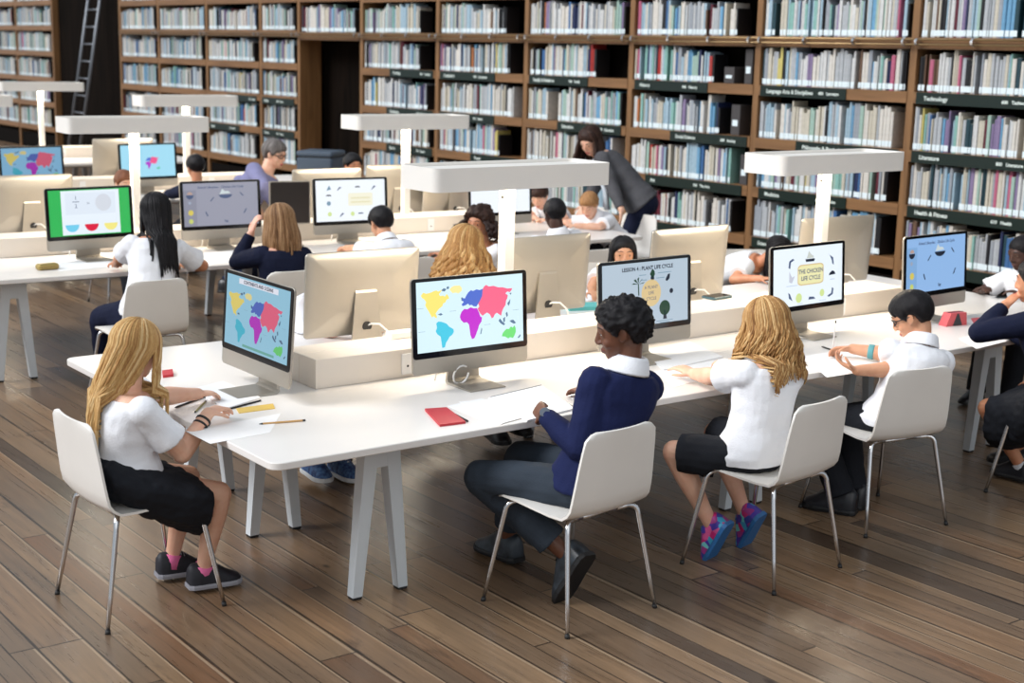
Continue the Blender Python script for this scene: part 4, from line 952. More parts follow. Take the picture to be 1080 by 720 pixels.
def person(label,hip,yaw,S_=1.45,lean=8,twist=0,bend=0,side_lean=0,head=(0,0,0),hands=None,elbows=None,feet=None,knees=None,curls=(.4,.4),palms=None,hdirs=None,
           sk='fair',top='white',sleeve='short',bottom=None,botcol='black',shoes='black',hair=None,brow='darkbrown',voxel=.006,collar=None,toes=None,toeups=None,socks=None,hem=True,lowz=.36,skirt_short=False,headpos=None,hh=None,standing=False,
           headoff=V(0,0,0),features=True,pants_to=1.0,shoe_len=None,waist=1.0,pinch=(0,0),build=1.0,cuff=None,group=None,name='person',legs=True):
    t=thing(name,label,'person',(hip[0],hip[1],0),0,group)
    O=V(hip[0],hip[1],0)
    fw=V(math.cos(S(yaw)),math.sin(S(yaw)),0); rt=V(fw.y,-fw.x,0); up=V(0,0,1)
    pel=V(0,0,hip[2])
    loc=lambda p:Vector(p)-O
    H=hh or (.105*S_+.075)
    TL_=.285*S_; UA=.172*S_; FA=.148*S_; HL=.110*S_; TH=.250*S_; SHN=.258*S_
    shw=.098*S_*build; hpw=.052*S_
    ym=S(yaw+head[0]); pt=S(head[1])
    hf=V(math.cos(ym)*math.cos(pt),math.sin(ym)*math.cos(pt),math.sin(pt)); R=rot_to(hf)
    if head[2]: R=R@Matrix.Rotation(S(head[2]),3,'Y')
    tlk=1.0
    for it in range(40):
        la=S(lean); lb=S(lean+bend)
        d0=up*math.cos(la)+fw*math.sin(la)+rt*math.sin(S(side_lean)); d0.normalize()
        d1=up*math.cos(lb)+fw*math.sin(lb)+rt*math.sin(S(side_lean)); d1.normalize()
        TL_=.285*S_*tlk
        mid=pel+d0*TL_*.5; chest=mid+d1*TL_*.5          # chest = shoulder line
        tw=S(twist); sh=rt*math.cos(tw)+fw*math.sin(tw); sh=(sh-d1*sh.dot(d1)*.6).normalized()
        cf=d1.cross(sh)*-1; cf=cf.normalized()
        if cf.dot(fw)<0: cf=-cf
        nb=chest+d1*.018*S_
        hc=nb+d1*.030*S_+up*.012*S_+ (R@V(0,.10,.38))*H + Vector(headoff)
        if headpos is None: break
        er=loc(headpos)-hc
        lean+=math.degrees(er.dot(fw)/.5)*.7; side_lean+=math.degrees(er.dot(rt)/.5)*.7; tlk=max(.8,min(1.25,tlk+er.z/(.3*S_)*.5))
    if headpos is not None: PLOG.append((label[:30],round(lean),round(side_lean),round(tlk,2),tuple(round(v,2) for v in er)))
    SHO={1:chest+sh*shw-d1*.036*S_, -1:chest-sh*shw-d1*.036*S_}
    body=MB()
    def torso(mb,inf=0.0,top=1.0,low=-.07,tuck=1.0):
        prof=[(low,.102,.078),(0.0,.105,.082),(.12,.102,.083),(.28,.092,.074),(.45,.090,.070),(.62,.098,.074),(.78,.110,.074),(.87,.116,.066),(.94,.104,.058),(1.0,.074,.050),(1.06,.042,.040)]
        rings=[]
        for f,w,dp in prof:
            if f>top: break
            f_=max(f,0); 
            if f_<.5: c=pel+d0*TL_*f_
            else: c=mid+d1*TL_*(f_-.5)
            if f<0: c=pel+up*TL_*f
            k=min(1,max(0,(f-.2)/.6)); lat=(rt*(1-k)+sh*k).normalized(); dd=(d0 if f<.5 else d1); fr=dd.cross(lat)
            if fr.dot(fw)<0: fr=-fr
            ex=(.016*max(0,1-max(f,0)/.3) if inf and hem else 0); w=w*S_*build+inf+ex; dp=dp*S_*build+inf+ex
            if f<.35: w*=waist if inf else 1; dp*=waist if inf else 1
            rings.append([c+lat*math.copysign(abs(math.cos(a))**.85,math.cos(a))*w+fr*math.copysign(abs(math.sin(a))**.9,math.sin(a))*dp for a in [2*PI*k_/24 for k_ in range(24)]])
        mb.loft(rings)
    torso(body)
    body.tube([nb-d1*.04*S_,nb,hc+R@V(0,-.10,-.25)*H],[.040*S_,.036*S_,.036*S_],14,rounded=True)
    head_shapes(body,hc,H,R)
    arms={}
    for sd,i in ((-1,0),(1,1)):
        a=SHO[sd]; tg=loc(hands[i]) if hands and hands[i] is not None else a-up*(UA+FA)*.92+fw*.06
        hint=Vector(elbows[i]) if elbows and elbows[i] is not None else (rt*sd*.6-up*.7-fw*.35)
        e,wv=ik(a,tg,UA,FA,hint); arms[sd]=(a,e,wv)
        body.ell(a,(.038*S_,.038*S_,.040*S_))
        body.tube([a,a+(e-a)*.5,e],[.035*S_*build,.031*S_,.0265*S_],12,rounded=True)
        body.tube([e,e+(wv-e)*.3,e+(wv-e)*.7,wv],[.0285*S_,.029*S_,.022*S_,.0185*S_],12,rounded=True)
        hd=Vector(hdirs[i]) if hdirs and hdirs[i] is not None else (wv-e)
        pn=Vector(palms[i]) if palms and palms[i] is not None else -up
        hand(body,wv,hd,pn,HL,sd,curls[i],pinch=bool(pinch[i]))
    legsJ={}
    if legs:
        for sd,i in ((-1,0),(1,1)):
            a=pel+rt*sd*hpw-up*.015*S_; tg=loc(feet[i]) if feet and feet[i] is not None else pel+fw*TH+rt*sd*hpw*1.4-up*(hip[2]-.07)
            hint=Vector(knees[i]) if knees and knees[i] is not None and not isinstance(knees[i],tuple) else (fw*.7+up*.8+rt*sd*.1)
            if knees and isinstance(knees[i],tuple): kn,an=loc(knees[i]),tg
            else: kn,an=ik(a,tg,TH,SHN,hint)
            legsJ[sd]=(a,kn,an)
            body.tube([a,a+(kn-a)*.5,kn],[.054*S_*build,.049*S_,.037*S_],14,rounded=True)
            body.tube([kn,kn+(an-kn)*.3,kn+(an-kn)*.75,an],[.037*S_,.036*S_,.025*S_,.021*S_],12,rounded=True)
            td=Vector(toes[i]) if toes and toes[i] is not None else fw
            body.tube([an,an+td.normalized()*.035*S_],[.019*S_,.013*S_],8,rounded=True)
    me=evalmesh(body.mesh('body',SKIN[sk]),voxel,4,.5)
    # lips coloured where the mouth is
    me.materials.clear(); me.materials.append(SKIN[sk]); me.materials.append(LIPS[sk])
    if features:
        a=np.empty(len(me.polygons)*3,dtype=np.float32); me.polygons.foreach_get('center',a); a=a.reshape(-1,3)
        q=(a-np.array(hc))@np.array(R)/H
        inm=(((q[:,0])/.105)**2+((q[:,2]+.268)/.045)**2<1)&(q[:,1]>.33)
        mi=np.zeros(len(me.polygons),dtype=np.int32); mi[inm]=1; me.polygons.foreach_set('material_index',mi)
    link('body',me,t)
    if features: face_parts(t,hc,H,R,brow)
    # ---------------- clothes
    if top:
        s=MB(); inf=.012 if sleeve=='short' else .016
        torso(s,inf,1.01 if collar else .985,-.10 if sleeve=='short' else -.03)
        for sd in (-1,1):
            a,e,wv=arms[sd]
            s.ell(a,(.041*S_+inf*.5,)*3)
            if sleeve=='short':
                s.tube([a-(e-a)*.05,a+(e-a)*.35,a+(e-a)*.68],[.038*S_+inf*.6,.040*S_+inf*.7,.047*S_+inf*.7],16)
            else:
                ce=wv-(wv-e)*.06
                s.tube([a,a+(e-a)*.5,e],[.037*S_+inf,.034*S_+inf*.8,.031*S_+inf*.7],14,rounded=True)
                s.tube([e,e+(ce-e)*.5,ce],[.031*S_+inf*.7,.029*S_+inf*.5,.023*S_+inf*.35],14)
        ms=evalmesh(s.mesh('top',FAB[top]),max(voxel,.006),3,.5); wrinkle(ms,.0045*S_,9,7,(1,1,1.5)); wrinkle(ms,.0016*S_,26,3)
        link({'white':'shirt'}.get(top,'jumper'),ms,t)
    if collar:
        mb=MB(); pts=[];n=20; ax=d1
        for ring_r,ht,in_ in ((.050,.030,0),(.062,.006,0)):
            pass
        rings=[]
        c00=nb-d1*.012*S_
        for k in range(n):
            a=2*PI*k/n; o=sh*math.cos(a)+cf*math.sin(a); c0=c00-d1*.016*S_*max(0,math.sin(a))
            rings.append([c0+o*.041*S_+d1*.040*S_,c0+o*.045*S_+d1*.043*S_,c0+o*.052*S_+d1*.036*S_,c0+o*(.068+.006*o.dot(cf))*S_+d1*.002*S_,c0+o*.064*S_-d1*.004*S_])
        mb.loft(rings,cap=False,closed=True); mb.build('collar',FAB[collar],t,True)
    if cuff:
        for sd in (-1,1):
            a,e,wv=arms[sd]; mb=MB(); mb.tube([wv-(wv-e)*.09,wv-(wv-e)*.0],[.030*S_,.029*S_],14); mb.build('cuff',FAB[cuff],t,True)
    if bottom in('trousers','shorts') and legs:
        s=MB(); inf=.014
        rings=[]
        s.ell(pel-up*.005*S_,(.108*S_*build+inf*.6,.086*S_*build+inf*.6,.078*S_),Matrix((rt,fw,up)).transposed())
        for sd in (-1,1):
            a,kn,an=legsJ[sd]
            if bottom=='trousers':
                end=kn+(an-kn)*pants_to
                s.tube([a,a+(kn-a)*.5,kn],[.058*S_*build+inf*.6,.053*S_+inf*.8,.041*S_+inf],16,rounded=True)
                s.tube([kn,kn+(end-kn)*.5,end],[.043*S_+inf,.040*S_+inf,.038*S_+inf*1.1],16)
            else:
                s.tube([a,a+(kn-a)*.5,a+(kn-a)*pants_to],[.058*S_*build+inf*.6,.056*S_+inf*.8,.050*S_+inf],16)
        ms=evalmesh(s.mesh('trousers',FAB[botcol]),max(voxel,.006),3,.5); wrinkle(ms,.0045*S_,9,2); wrinkle(ms,.0016*S_,26,9)
        link('trousers' if bottom=='trousers' else 'shorts',ms,t)
    if bottom=='skirt' and legs:
        rings=[]; nn=28
        kl=(legsJ[-1][1]+legsJ[1][1])*.5; hipc=pel
        for j in range(9):
            f=j/8
            if j<2: c=pel+d0*TL_*(.16-.10*j); ww=.112*S_; dd=.092*S_; fa=d0.cross(rt)*-1; upv=None; axis_f=fw
            cz=hipc+(kl-hipc)*(f*1.0)
            rings.append((f,cz))
        mb=MB(); R2=[]
        # waist rings (horizontal), then rings that run forward over the thighs
        for z,w_,dp in ((.17,.100,.080),(.08,.112,.094)):
            c=pel+d0*TL_*z; R2.append([c+rt*math.cos(a)*w_*S_+fw*math.sin(a)*dp*S_ for a in [2*PI*k/nn for k in range(nn)]])
        mb.loft(R2)
        R3=[]
        for j in range(13):
            f=-.42+1.42*j/12; c=hipc+(kl-hipc)*((f*.80-.07) if skirt_short else (f*.99-.03))
            g=max(f,0); half=(.150+.028*min(1,(f+.42)/.5)+.006*g)*S_; topz=.062*S_*(1-.30*g); drop=((.050+.04*min(1,(f+.42)/.6)+.050*g) if skirt_short else (.055+.065*min(1,(f+.42)/.6)+.045*math.sin(g*PI*.8)+.03*g))*S_
            if j==0: half*=.93; topz*=.7; drop*=.75
            ring=[]
            for k in range(nn):
                a=2*PI*k/nn; x=math.copysign(abs(math.cos(a))**.7,math.cos(a)); z=math.sin(a)
                fold=1+.05*math.sin(5*a+f*2.2)*g
                ring.append(c+rt*x*half*fold*(1-.22*max(0,z))+up*((topz if z>0 else drop)*math.copysign(abs(z)**.75,z)))
            R3.append(ring)
        mb.loft(R3)
        ms=evalmesh(mb.mesh('skirt',FAB[botcol]),.006,4,.5); wrinkle(ms,.012*S_,9,4,(1,1,1)); wrinkle(ms,.004*S_,30,1); link('skirt',ms,t)
    if legs and shoes:
        for sd,i in ((-1,0),(1,1)):
            a,kn,an=legsJ[sd]
            td=Vector(toes[i]) if toes and toes[i] is not None else fw
            tu=Vector(toeups[i]) if toeups and toeups[i] is not None else up
            shoe(t,an,td,tu,shoe_len or .158*S_,shoes)
            if socks:
                mb=MB(); mb.tube([an+(an-kn).normalized()*.03,an-(an-kn).normalized()*.028],[.031*S_,.027*S_],14); mb.build('sock',FAB[socks],t,True)
    if not standing: settle(t,O,lowz)
    info=dict(t=t,hc=hc,H=H,R=R,arms=arms,nb=nb,chest=chest,O=O,fw=fw,rt=rt,legs=legsJ,d1=d1,cf=cf,sh=sh,S=S_,pel=pel)
    def keep(q):
        ax=chest-pel; f=max(-.3,min(1.0,(q-pel).dot(ax)/ax.length_squared)); c=pel+ax*f; v=q-c
        if (q-pel).dot(ax)/ax.length_squared>1.02: return q
        x=v.dot(rt); y=v.dot(fw); k=math.sqrt((x/(.122*S_+.022))**2+(y/(.082*S_+.024))**2)
        if 1e-6<k<1: yy=(.082*S_+.024)*math.sqrt(max(0,1-(x/(.122*S_+.022))**2)); q=q+fw*((yy if y>.05 else -yy)-y)
        return q
    info['keep']=keep
    return info
# ------------------------------------------------------------------ the people
def wrist_band(t,a,b,f,r,wd,m,name,n=20):
    """band round the forearm from a (elbow) to b (wrist) at fraction f"""
    c=a+(b-a)*f; d=(b-a).normalized(); mb=MB(); mb.tube([c-d*wd/2,c-d*wd*.3,c+d*wd*.3,c+d*wd/2],[r*.97,r,r,r*.97],n); return mb.build(name,m,t,True)
def glasses(p,m):
    t,hc,H,R=p['t'],p['hc'],p['H'],p['R']; P=lambda x,y,z:hc+R@V(x*H,y*H,z*H); mb=MB()
    for s in (-1,1):
        pts=[P(s*(.15+.105*math.cos(a)),.395-.10*max(0,math.cos(a))**2,.035+.075*math.sin(a)) for a in [2*PI*k/16 for k in range(17)]]
        mb.tube(pts,.014*H,6)
        mb.tube([P(s*.25,.30,.05),P(s*.33,.15,.04),P(s*.345,-.03,.03),P(s*.34,-.10,-.03)],.013*H,6)
    mb.tube([P(-.045,.395,.05),P(0,.41,.065),P(.045,.395,.05)],.012*H,6)
    return mb.build('glasses',m,t,True)
GL=mat('black_glasses_frame',(.01,.01,.012),.3)
# 1 the fair girl at the left end of the table
p=person('girl with long fair hair and black skirt at the left end of the near table',(-.275,.735,.535),4,1.42,lean=5,bend=8,headpos=(-.215,.73,1.055),head=(22,-16,0),hands=[(.17,.98,.775),(.045,.645,.778)],
  elbows=[None,V(-.6,-.4,-.9)],feet=[(-.015,.90,.085),(.04,.71,.085)],knees=[V(.8,.1,.8),V(.9,-.35,.8)],curls=(.45,.42),hdirs=[None,V(.9,.45,.12)],palms=[None,V(.1,.1,-1)],sk='fair',top='white',bottom='skirt',skirt_short=True,botcol='black',
  shoes='trainer',socks='sock_pink',brow='blonde',collar=None,toes=[V(1,-.12,-.02),V(1,-.1,-.02)],voxel=.0048,shoe_len=.225,features=True)
hair_cap(p['t'],p['hc'],p['H'],p['R'],HAIR['blonde'],.055,'low',.012,7,name='hair')
hair_locks(p['t'],p['hc'],p['H'],p['R'],HAIR['blonde'],.60,420,.013,1.8,3,.0066,face_open=.72,out=.02,push=.6,spread=.5,down=V(-.12,-.02,-1),taper=.25,body=p['keep'],gather=(p['nb']+p['fw']*-.175+p['rt']*-.03,.72,p['nb']+p['fw']*.03+p['rt']*.115,.55),front=.72)
for f in (.70,.82): wrist_band(p['t'],p['arms'][1][1],p['arms'][1][2],f,.0325,.010,M['dark'],'hair_tie_bracelet')
# 2 the boy in navy
p=person('boy in a navy jumper with a white collar and a wristwatch, looking left',(1.27,-.315,.545),97,1.52,lean=3,side_lean=9,bend=5,headpos=(1.405,-.32,1.15),twist=-4,head=(42,-14,0),hands=[(1.15,-.16,.80),(1.62,.13,.775)],
  elbows=[V(-.2,-.5,-1),V(.9,.1,-.15)],lowz=.41,feet=[(1.25,-.23,.19),(1.33,.30,.09)],knees=[(1.0,.05,.505),(1.28,.15,.525)],curls=(.95,.35),hdirs=[V(.25,.8,.12),V(.1,1,-.05)],palms=[V(.85,-.15,-.5),V(0,0,-1)],sk='brown',top='navy',sleeve='long',
  bottom='trousers',botcol='charcoal',shoes='blackwhite',brow='black',collar='white',toes=[V(-.22,.42,-.88),V(-.1,1,0)],toeups=[V(-.1,.85,.5),V(0,0,1)],voxel=.0048,pants_to=.80,shoe_len=.265)
hair_cap(p['t'],p['hc'],p['H'],p['R'],HAIR['black'],.10,'crop',.10,13,seed=4,name='hair')
e,w_=p['arms'][-1][1],p['arms'][-1][2]
b_=wrist_band(p['t'],e,w_,.93,.034,.024,M['dark'],'wristwatch')
d_=(w_-e).normalized(); nn_=V(-.6,-.2,.75); nn_=(nn_-d_*nn_.dot(d_)).normalized(); c_=e+(w_-e)*.93+nn_*.032
mb=MB(); mb.tube([c_,c_+nn_*.009],.021,20); mb.build('watch_case',mat('watch_steel',srgb(92,98,108),.3,metal=.4),b_)
# 3 the girl with long wavy hair
p=person('girl with long wavy golden hair and white T-shirt, seen from behind',(2.20,-.33,.53),94,1.50,lean=9,bend=7,twist=-2,side_lean=5,headpos=(2.335,-.245,1.07),head=(-4,-18,0),hands=[(2.30,.19,.768),(2.60,.42,.775)],
  elbows=[V(-.6,-.15,-.8),V(.9,-.2,-.4)],lowz=.41,feet=[(2.125,-.19,.15),(2.365,-.17,.15)],knees=[(1.955,-.10,.505),(2.31,.0,.52)],curls=(.22,.5),hdirs=[V(.0,.9,.15),V(.15,.9,-.05)],palms=[V(.2,-.1,-1),V(0,0,-1)],sk='fair',top='white',
  bottom='shorts',botcol='black',shoes='rainbow',brow='blonde',toes=[V(-.12,.42,-.9),V(.06,.5,-.86)],toeups=[V(-.25,.9,.3),V(-.2,.85,.4)],voxel=.0055,pants_to=.93,shoe_len=.235)
hair_cap(p['t'],p['hc'],p['H'],p['R'],HAIR['blonde2'],.06,'low',.012,7,name='hair')
hair_locks(p['t'],p['hc'],p['H'],p['R'],HAIR['blonde2'],.34,620,.014,2.0,8,.0052,face_open=.8,out=.01,push=1.1,spread=.6,curlend=.012,taper=.4,down=V(.03,-.10,-1),body=p['keep'])
# 4 the boy in glasses
p=person('boy in glasses and white shirt writing with a pencil, right of the wavy-haired girl',(3.30,-.24,.53),76,1.46,lean=12,bend=14,twist=-8,side_lean=2,headpos=(3.45,-.19,1.0),head=(42,-30,0),hands=[(3.40,.12,.785),(3.10,-.14,.755)],
  elbows=[V(.5,-.4,-.1),V(.3,-.7,-.9)],feet=[(3.165,-.07,.085),(3.29,-.04,.085)],knees=[V(-.05,.7,.9),V(.15,.7,.9)],curls=(.72,.45),hdirs=[V(-.35,.75,-.1),V(-.35,.75,.25)],palms=[V(-.35,-.3,-.9),V(.2,.2,1)],sk='olive',top='white',
  bottom='trousers',botcol='black',shoes='black',brow='black',collar='white',voxel=.0055,shoe_len=.27,toes=[V(-.4,.9,0),V(-.1,1,0)],pinch=(1,0))
hair_cap(p['t'],p['hc'],p['H'],p['R'],HAIR['black'],.075,'crop',.022,6,fringe=.06,seed=2,name='hair')
glasses(p,GL); e,w_=p['arms'][-1][1],p['arms'][-1][2]; wrist_band(p['t'],e,w_,.55,.0385,.03,mat('teal_rubber_band',srgb(96,160,164),.6),'wristband')
P4=p
# 5 child at the right edge
p=person('child in a navy jumper and dark skirt, cut by the right edge of the picture',(4.36,-.48,.53),95,1.48,lean=14,bend=6,headpos=(4.44,-.22,1.10),head=(10,-5,0),hands=[(4.31,-.14,.97),(4.6,.05,.78)],elbows=[V(-1,.25,-.7),None],feet=[(4.42,-.26,.09),(4.62,-.1,.09)],
  knees=[V(-.5,.6,.9),V(.3,.7,.9)],sk='tan',top='navy_dark',sleeve='long',bottom='skirt',botcol='black',shoes='black',socks='sock_white',brow='black',voxel=.007,shoe_len=.23)
hair_cap(p['t'],p['hc'],p['H'],p['R'],HAIR['black'],.07,'crop',.03,6)
# 6 dark haired girl facing us
p=person('dark-haired girl in white looking over the top of the plant cycle screen',(3.93,2.66,.59),-116,1.32,lean=20,bend=12,headpos=(3.74,2.30,.975),head=(-6,-2,0),hands=[(3.62,2.12,.765),(3.27,2.07,.768)],elbows=[V(.6,.2,-.4),V(-.7,.2,-.4)],feet=[(3.85,2.25,.08),(3.62,2.2,.08)],
  curls=(.3,.4),palms=[None,None],hdirs=[V(-1,-.3,0),V(-.4,-.9,0)],sk='olive',collar='white',top='white',bottom='trousers',botcol='navy_dark',brow='black',voxel=.0065,shoe_len=.22)
hair_cap(p['t'],p['hc'],p['H'],p['R'],HAIR['black'],.055,'low',.01,6,name='hair')
hair_locks(p['t'],p['hc'],p['H'],p['R'],HAIR['black'],.33,90,.004,1,5,.011,face_open=1.1,push=.5)
# 7 child bending behind the chicken chart
p=person('dark-haired child in white bending down behind the chicken chart screen',(4.98,2.78,.59),-62,1.34,lean=34,bend=22,headpos=(5.17,2.27,.885),head=(-10,-50,0),hands=[(5.35,2.2,.76),(4.85,2.12,.76)],elbows=[None,V(-.9,.2,-.3)],feet=[(5.1,2.35,.08),(4.9,2.35,.08)],
  sk='tan',top='white',bottom='trousers',botcol='black',brow='black',voxel=.007,shoe_len=.22)
hair_cap(p['t'],p['hc'],p['H'],p['R'],HAIR['black'],.06,'low',.01,6,name='hair')
hair_locks(p['t'],p['hc'],p['H'],p['R'],HAIR['black'],.36,90,.004,1,15,.012,face_open=1.0,push=.6)
# 8 boy at the right end
p=person('boy in a white shirt at the right end of the near table, facing left',(6.17,.88,.53),182,1.36,lean=12,bend=8,headpos=(5.97,.87,1.02),head=(-14,-16,0),hands=[(5.80,.72,.775),(5.78,1.0,.775)],elbows=[V(.1,-.8,-.5),V(.1,.8,-.5)],feet=[(5.8,.75,.08),(5.8,1.0,.08)],sk='dark',collar='white',top='white',bottom='trousers',botcol='black',brow='black',voxel=.0065,shoe_len=.22)
hair_cap(p['t'],p['hc'],p['H'],p['R'],HAIR['black'],.03,'crop',.012,10)
# 9 golden hair
p=person('child with golden wavy hair turned away, beside the first lamp post',(2.70,2.44,.59),-62,1.46,lean=14,bend=8,headpos=(2.66,2.52,1.05),head=(66,-14,0),hands=[(2.95,2.15,.77),(2.6,2.1,.77)],feet=[(2.54,1.82,.085),(2.38,1.80,.085)],knees=[V(.2,-.7,.9),V(-.1,-.7,.9)],sk='fair',top='white',bottom='trousers',botcol='sock_grey',shoes='black',brow='blonde',voxel=.007,toes=[V(-.1,-1,0),V(-.3,-1,0)],shoe_len=.25)
hair_cap(p['t'],p['hc'],p['H'],p['R'],HAIR['blonde2'],.06,'low',.012,7,name='hair')
hair_locks(p['t'],p['hc'],p['H'],p['R'],HAIR['blonde2'],.44,150,.02,3.2,28,.014,face_open=.8,push=1.6,spread=.9,out=.03)
# 10 girl with long black hair
p=person('girl with very long black hair and white shirt at the second table, seen from behind',(1.21,3.99,.59),86,1.54,lean=10,bend=6,headpos=(1.37,4.21,1.165),head=(-6,-12,0),hands=[(1.25,4.62,.775),(1.66,4.42,.775)],elbows=[V(-.8,-.2,-.4),V(.95,-.1,-.5)],feet=[(1.1,4.45,.09),(1.35,4.5,.09)],knees=[V(-.4,.7,.9),V(.2,.7,.9)],curls=(.4,.5),hdirs=[V(.4,.9,0),V(.1,1,.05)],sk='tan',top='white',bottom='trousers',botcol='navy_dark',brow='black',voxel=.007,shoe_len=.24)
hair_cap(p['t'],p['hc'],p['H'],p['R'],HAIR['black'],.06,'low',.012,7,name='hair')
hair_locks(p['t'],p['hc'],p['H'],p['R'],HAIR['black'],.47,300,.010,1.6,18,.008,face_open=.7,push=.6,spread=.6,out=.02,taper=.15,down=V(0,-.1,-1),body=p['keep'],gather=(p['nb']+p['fw']*-.15,.5,p['nb']+p['fw']*-.1+p['rt']*-.1,.4))
# 11 girl in navy, hand to her head
p=person('girl in navy with light brown hair, one hand raised to her head',(2.11,3.90,.59),82,1.46,lean=14,bend=8,headpos=(2.15,3.98,1.06),head=(8,-18,0),hands=[(2.02,4.14,1.0),(2.5,4.45,.775)],elbows=[V(-.5,.35,-1),None],feet=[(2.0,4.4,.09),(2.3,4.4,.09)],curls=(.3,.4),hdirs=[V(.35,-.05,1),None],palms=[V(1,0,-.1),None],sk='pale',top='navy_dark',sleeve='long',bottom='skirt',botcol='black',brow='brownlight',voxel=.007,shoe_len=.23)
hair_cap(p['t'],p['hc'],p['H'],p['R'],HAIR['brownlight'],.06,'low',.008,6,name='hair')
hair_locks(p['t'],p['hc'],p['H'],p['R'],HAIR['brownlight'],.34,150,.004,1.0,11,.012,face_open=.8,push=.7,spread=.6,down=V(.02,-.12,-1))
# 12 dark haired boy in white
p=person('dark-haired boy in a white shirt leaning over the second table, seen from behind',(3.08,3.95,.59),80,1.40,lean=30,bend=14,headpos=(3.09,4.20,1.0),head=(6,-26,0),hands=[(3.02,4.70,.775),(3.42,4.55,.775)],elbows=[V(-.9,-.1,-.2),V(.9,-.1,-.3)],feet=[(2.95,4.45,.09),(3.25,4.5,.09)],sk='olive',collar='white',top='white',bottom='trousers',botcol='black',brow='black',voxel=.007,shoe_len=.23)
hair_cap(p['t'],p['hc'],p['H'],p['R'],HAIR['black'],.075,'crop',.02,6)
# 13 curly haired child in profile
p=person('child with bushy dark curls in profile, between the lamp post and the golden hair',(3.80,3.66,.59),176,1.38,lean=8,bend=8,headpos=(3.60,3.70,1.03),head=(28,-4,0),hands=[(3.45,3.9,.78),(3.5,3.5,.78)],feet=[(3.4,3.75,.09),(3.4,3.55,.09)],sk='tan',top='white',bottom='trousers',botcol='black',brow='black',voxel=.007,shoe_len=.23)
hair_cap(p['t'],p['hc'],p['H'],p['R'],HAIR['darkbrown'],.13,'low',.12,8,seed=5,name='hair')
hair_locks(p['t'],p['hc'],p['H'],p['R'],HAIR['darkbrown'],.20,110,.014,3.0,19,.015,face_open=.95,push=1.8,spread=.9)
# 14 head from behind
p=person('boy with cropped black hair seen from behind at the end of the second table',(4.50,3.76,.59),84,1.40,lean=16,bend=6,headpos=(4.39,3.82,1.03),head=(-8,-14,0),hands=[(4.4,4.45,.775),(4.75,4.4,.775)],elbows=[V(-.9,0,-.3),V(.9,0,-.3)],feet=[(4.4,4.2,.09),(4.65,4.2,.09)],sk='dark',collar='white',top='white',bottom='trousers',botcol='black',brow='black',voxel=.007,shoe_len=.23)
hair_cap(p['t'],p['hc'],p['H'],p['R'],HAIR['black'],.045,'crop',.015,10)
# 15 / 16 boys with their arms on the table
p=person('boy in white looking down, left of the fair-haired boy at the table end',(6.12,5.72,.59),190,1.32,lean=22,bend=12,headpos=(5.76,5.74,.945),head=(20,-32,0),hands=[(5.62,5.42,.77),(5.62,5.62,.77)],elbows=[V(-.1,-.9,-.2),V(-.1,.9,-.2)],feet=[(5.9,5.6,.08),(5.9,5.8,.08)],hdirs=[V(-.3,.9,0),V(-.3,-.9,0)],sk='fair',collar='white',top='white',bottom='trousers',botcol='black',brow='fairshort',voxel=.007,shoe_len=.22)
hair_cap(p['t'],p['hc'],p['H'],p['R'],HAIR['darkbrown'],.06,'crop',.02,6,fringe=.05)
p=person('fair-haired boy in white with folded arms on the table, beside the bending woman',(6.10,5.06,.59),188,1.32,lean=24,bend=14,headpos=(5.80,5.08,.92),head=(18,-30,0),hands=[(5.58,4.98,.77),(5.66,5.22,.77)],elbows=[V(-.2,-.9,-.2),V(-.1,.9,-.2)],feet=[(5.9,4.95,.08),(5.9,5.2,.08)],hdirs=[V(-.4,.9,0),V(-.4,-.9,0)],sk='fair',collar='white',top='white',bottom='trousers',botcol='black',brow='fairshort',voxel=.007,shoe_len=.22)
hair_cap(p['t'],p['hc'],p['H'],p['R'],HAIR['fairshort'],.065,'crop',.02,6,fringe=.04)
# 17 the woman in grey
p=person('woman with dark hair and a dark grey cardigan bending over the seated boys',(6.56,5.22,.90),138,1.68,standing=True,lean=38,bend=12,headpos=(6.26,5.64,1.47),head=(58,-34,0),hands=[(6.22,5.10,.83),(6.10,5.55,.80)],elbows=[V(.2,-.3,-1),V(.3,.3,-1)],feet=[(6.55,5.2,.08),(6.70,5.34,.08)],knees=[V(-1,.8,0),V(-1,.8,0)],curls=(.3,.3),hdirs=[V(0,0,-1),None],palms=[V(-.5,.5,0),None],sk='fair',top='grey',sleeve='long',bottom='trousers',botcol='navy_dark',brow='darkbrown',voxel=.007,hh=.245,shoe_len=.25)
hair_cap(p['t'],p['hc'],p['H'],p['R'],HAIR['darkbrown'],.07,'low',.012,6,name='hair')
hair_locks(p['t'],p['hc'],p['H'],p['R'],HAIR['darkbrown'],.40,130,.006,1.2,21,.013,face_open=.95,push=1.0,spread=.8)
c_=p['chest'];f_=p['cf'];d_=p['d1'];s_=p['sh']; mb=MB()
for k in (-1,1): mb.tube([p['nb']+s_*k*.06-f_*.03,p['nb']+s_*k*.07+f_*.06-d_*.02,c_+s_*k*.05+f_*.13-d_*.10,c_+s_*k*.05+f_*.16-d_*.22+V(0,0,-.06),c_+s_*k*.06+f_*.17-d_*.26+V(0,0,-.2)],[.03,.034,.034,.036,.04],10,flat=.45)
mb.build('scarf',FAB['scarf'],p['t'],True)
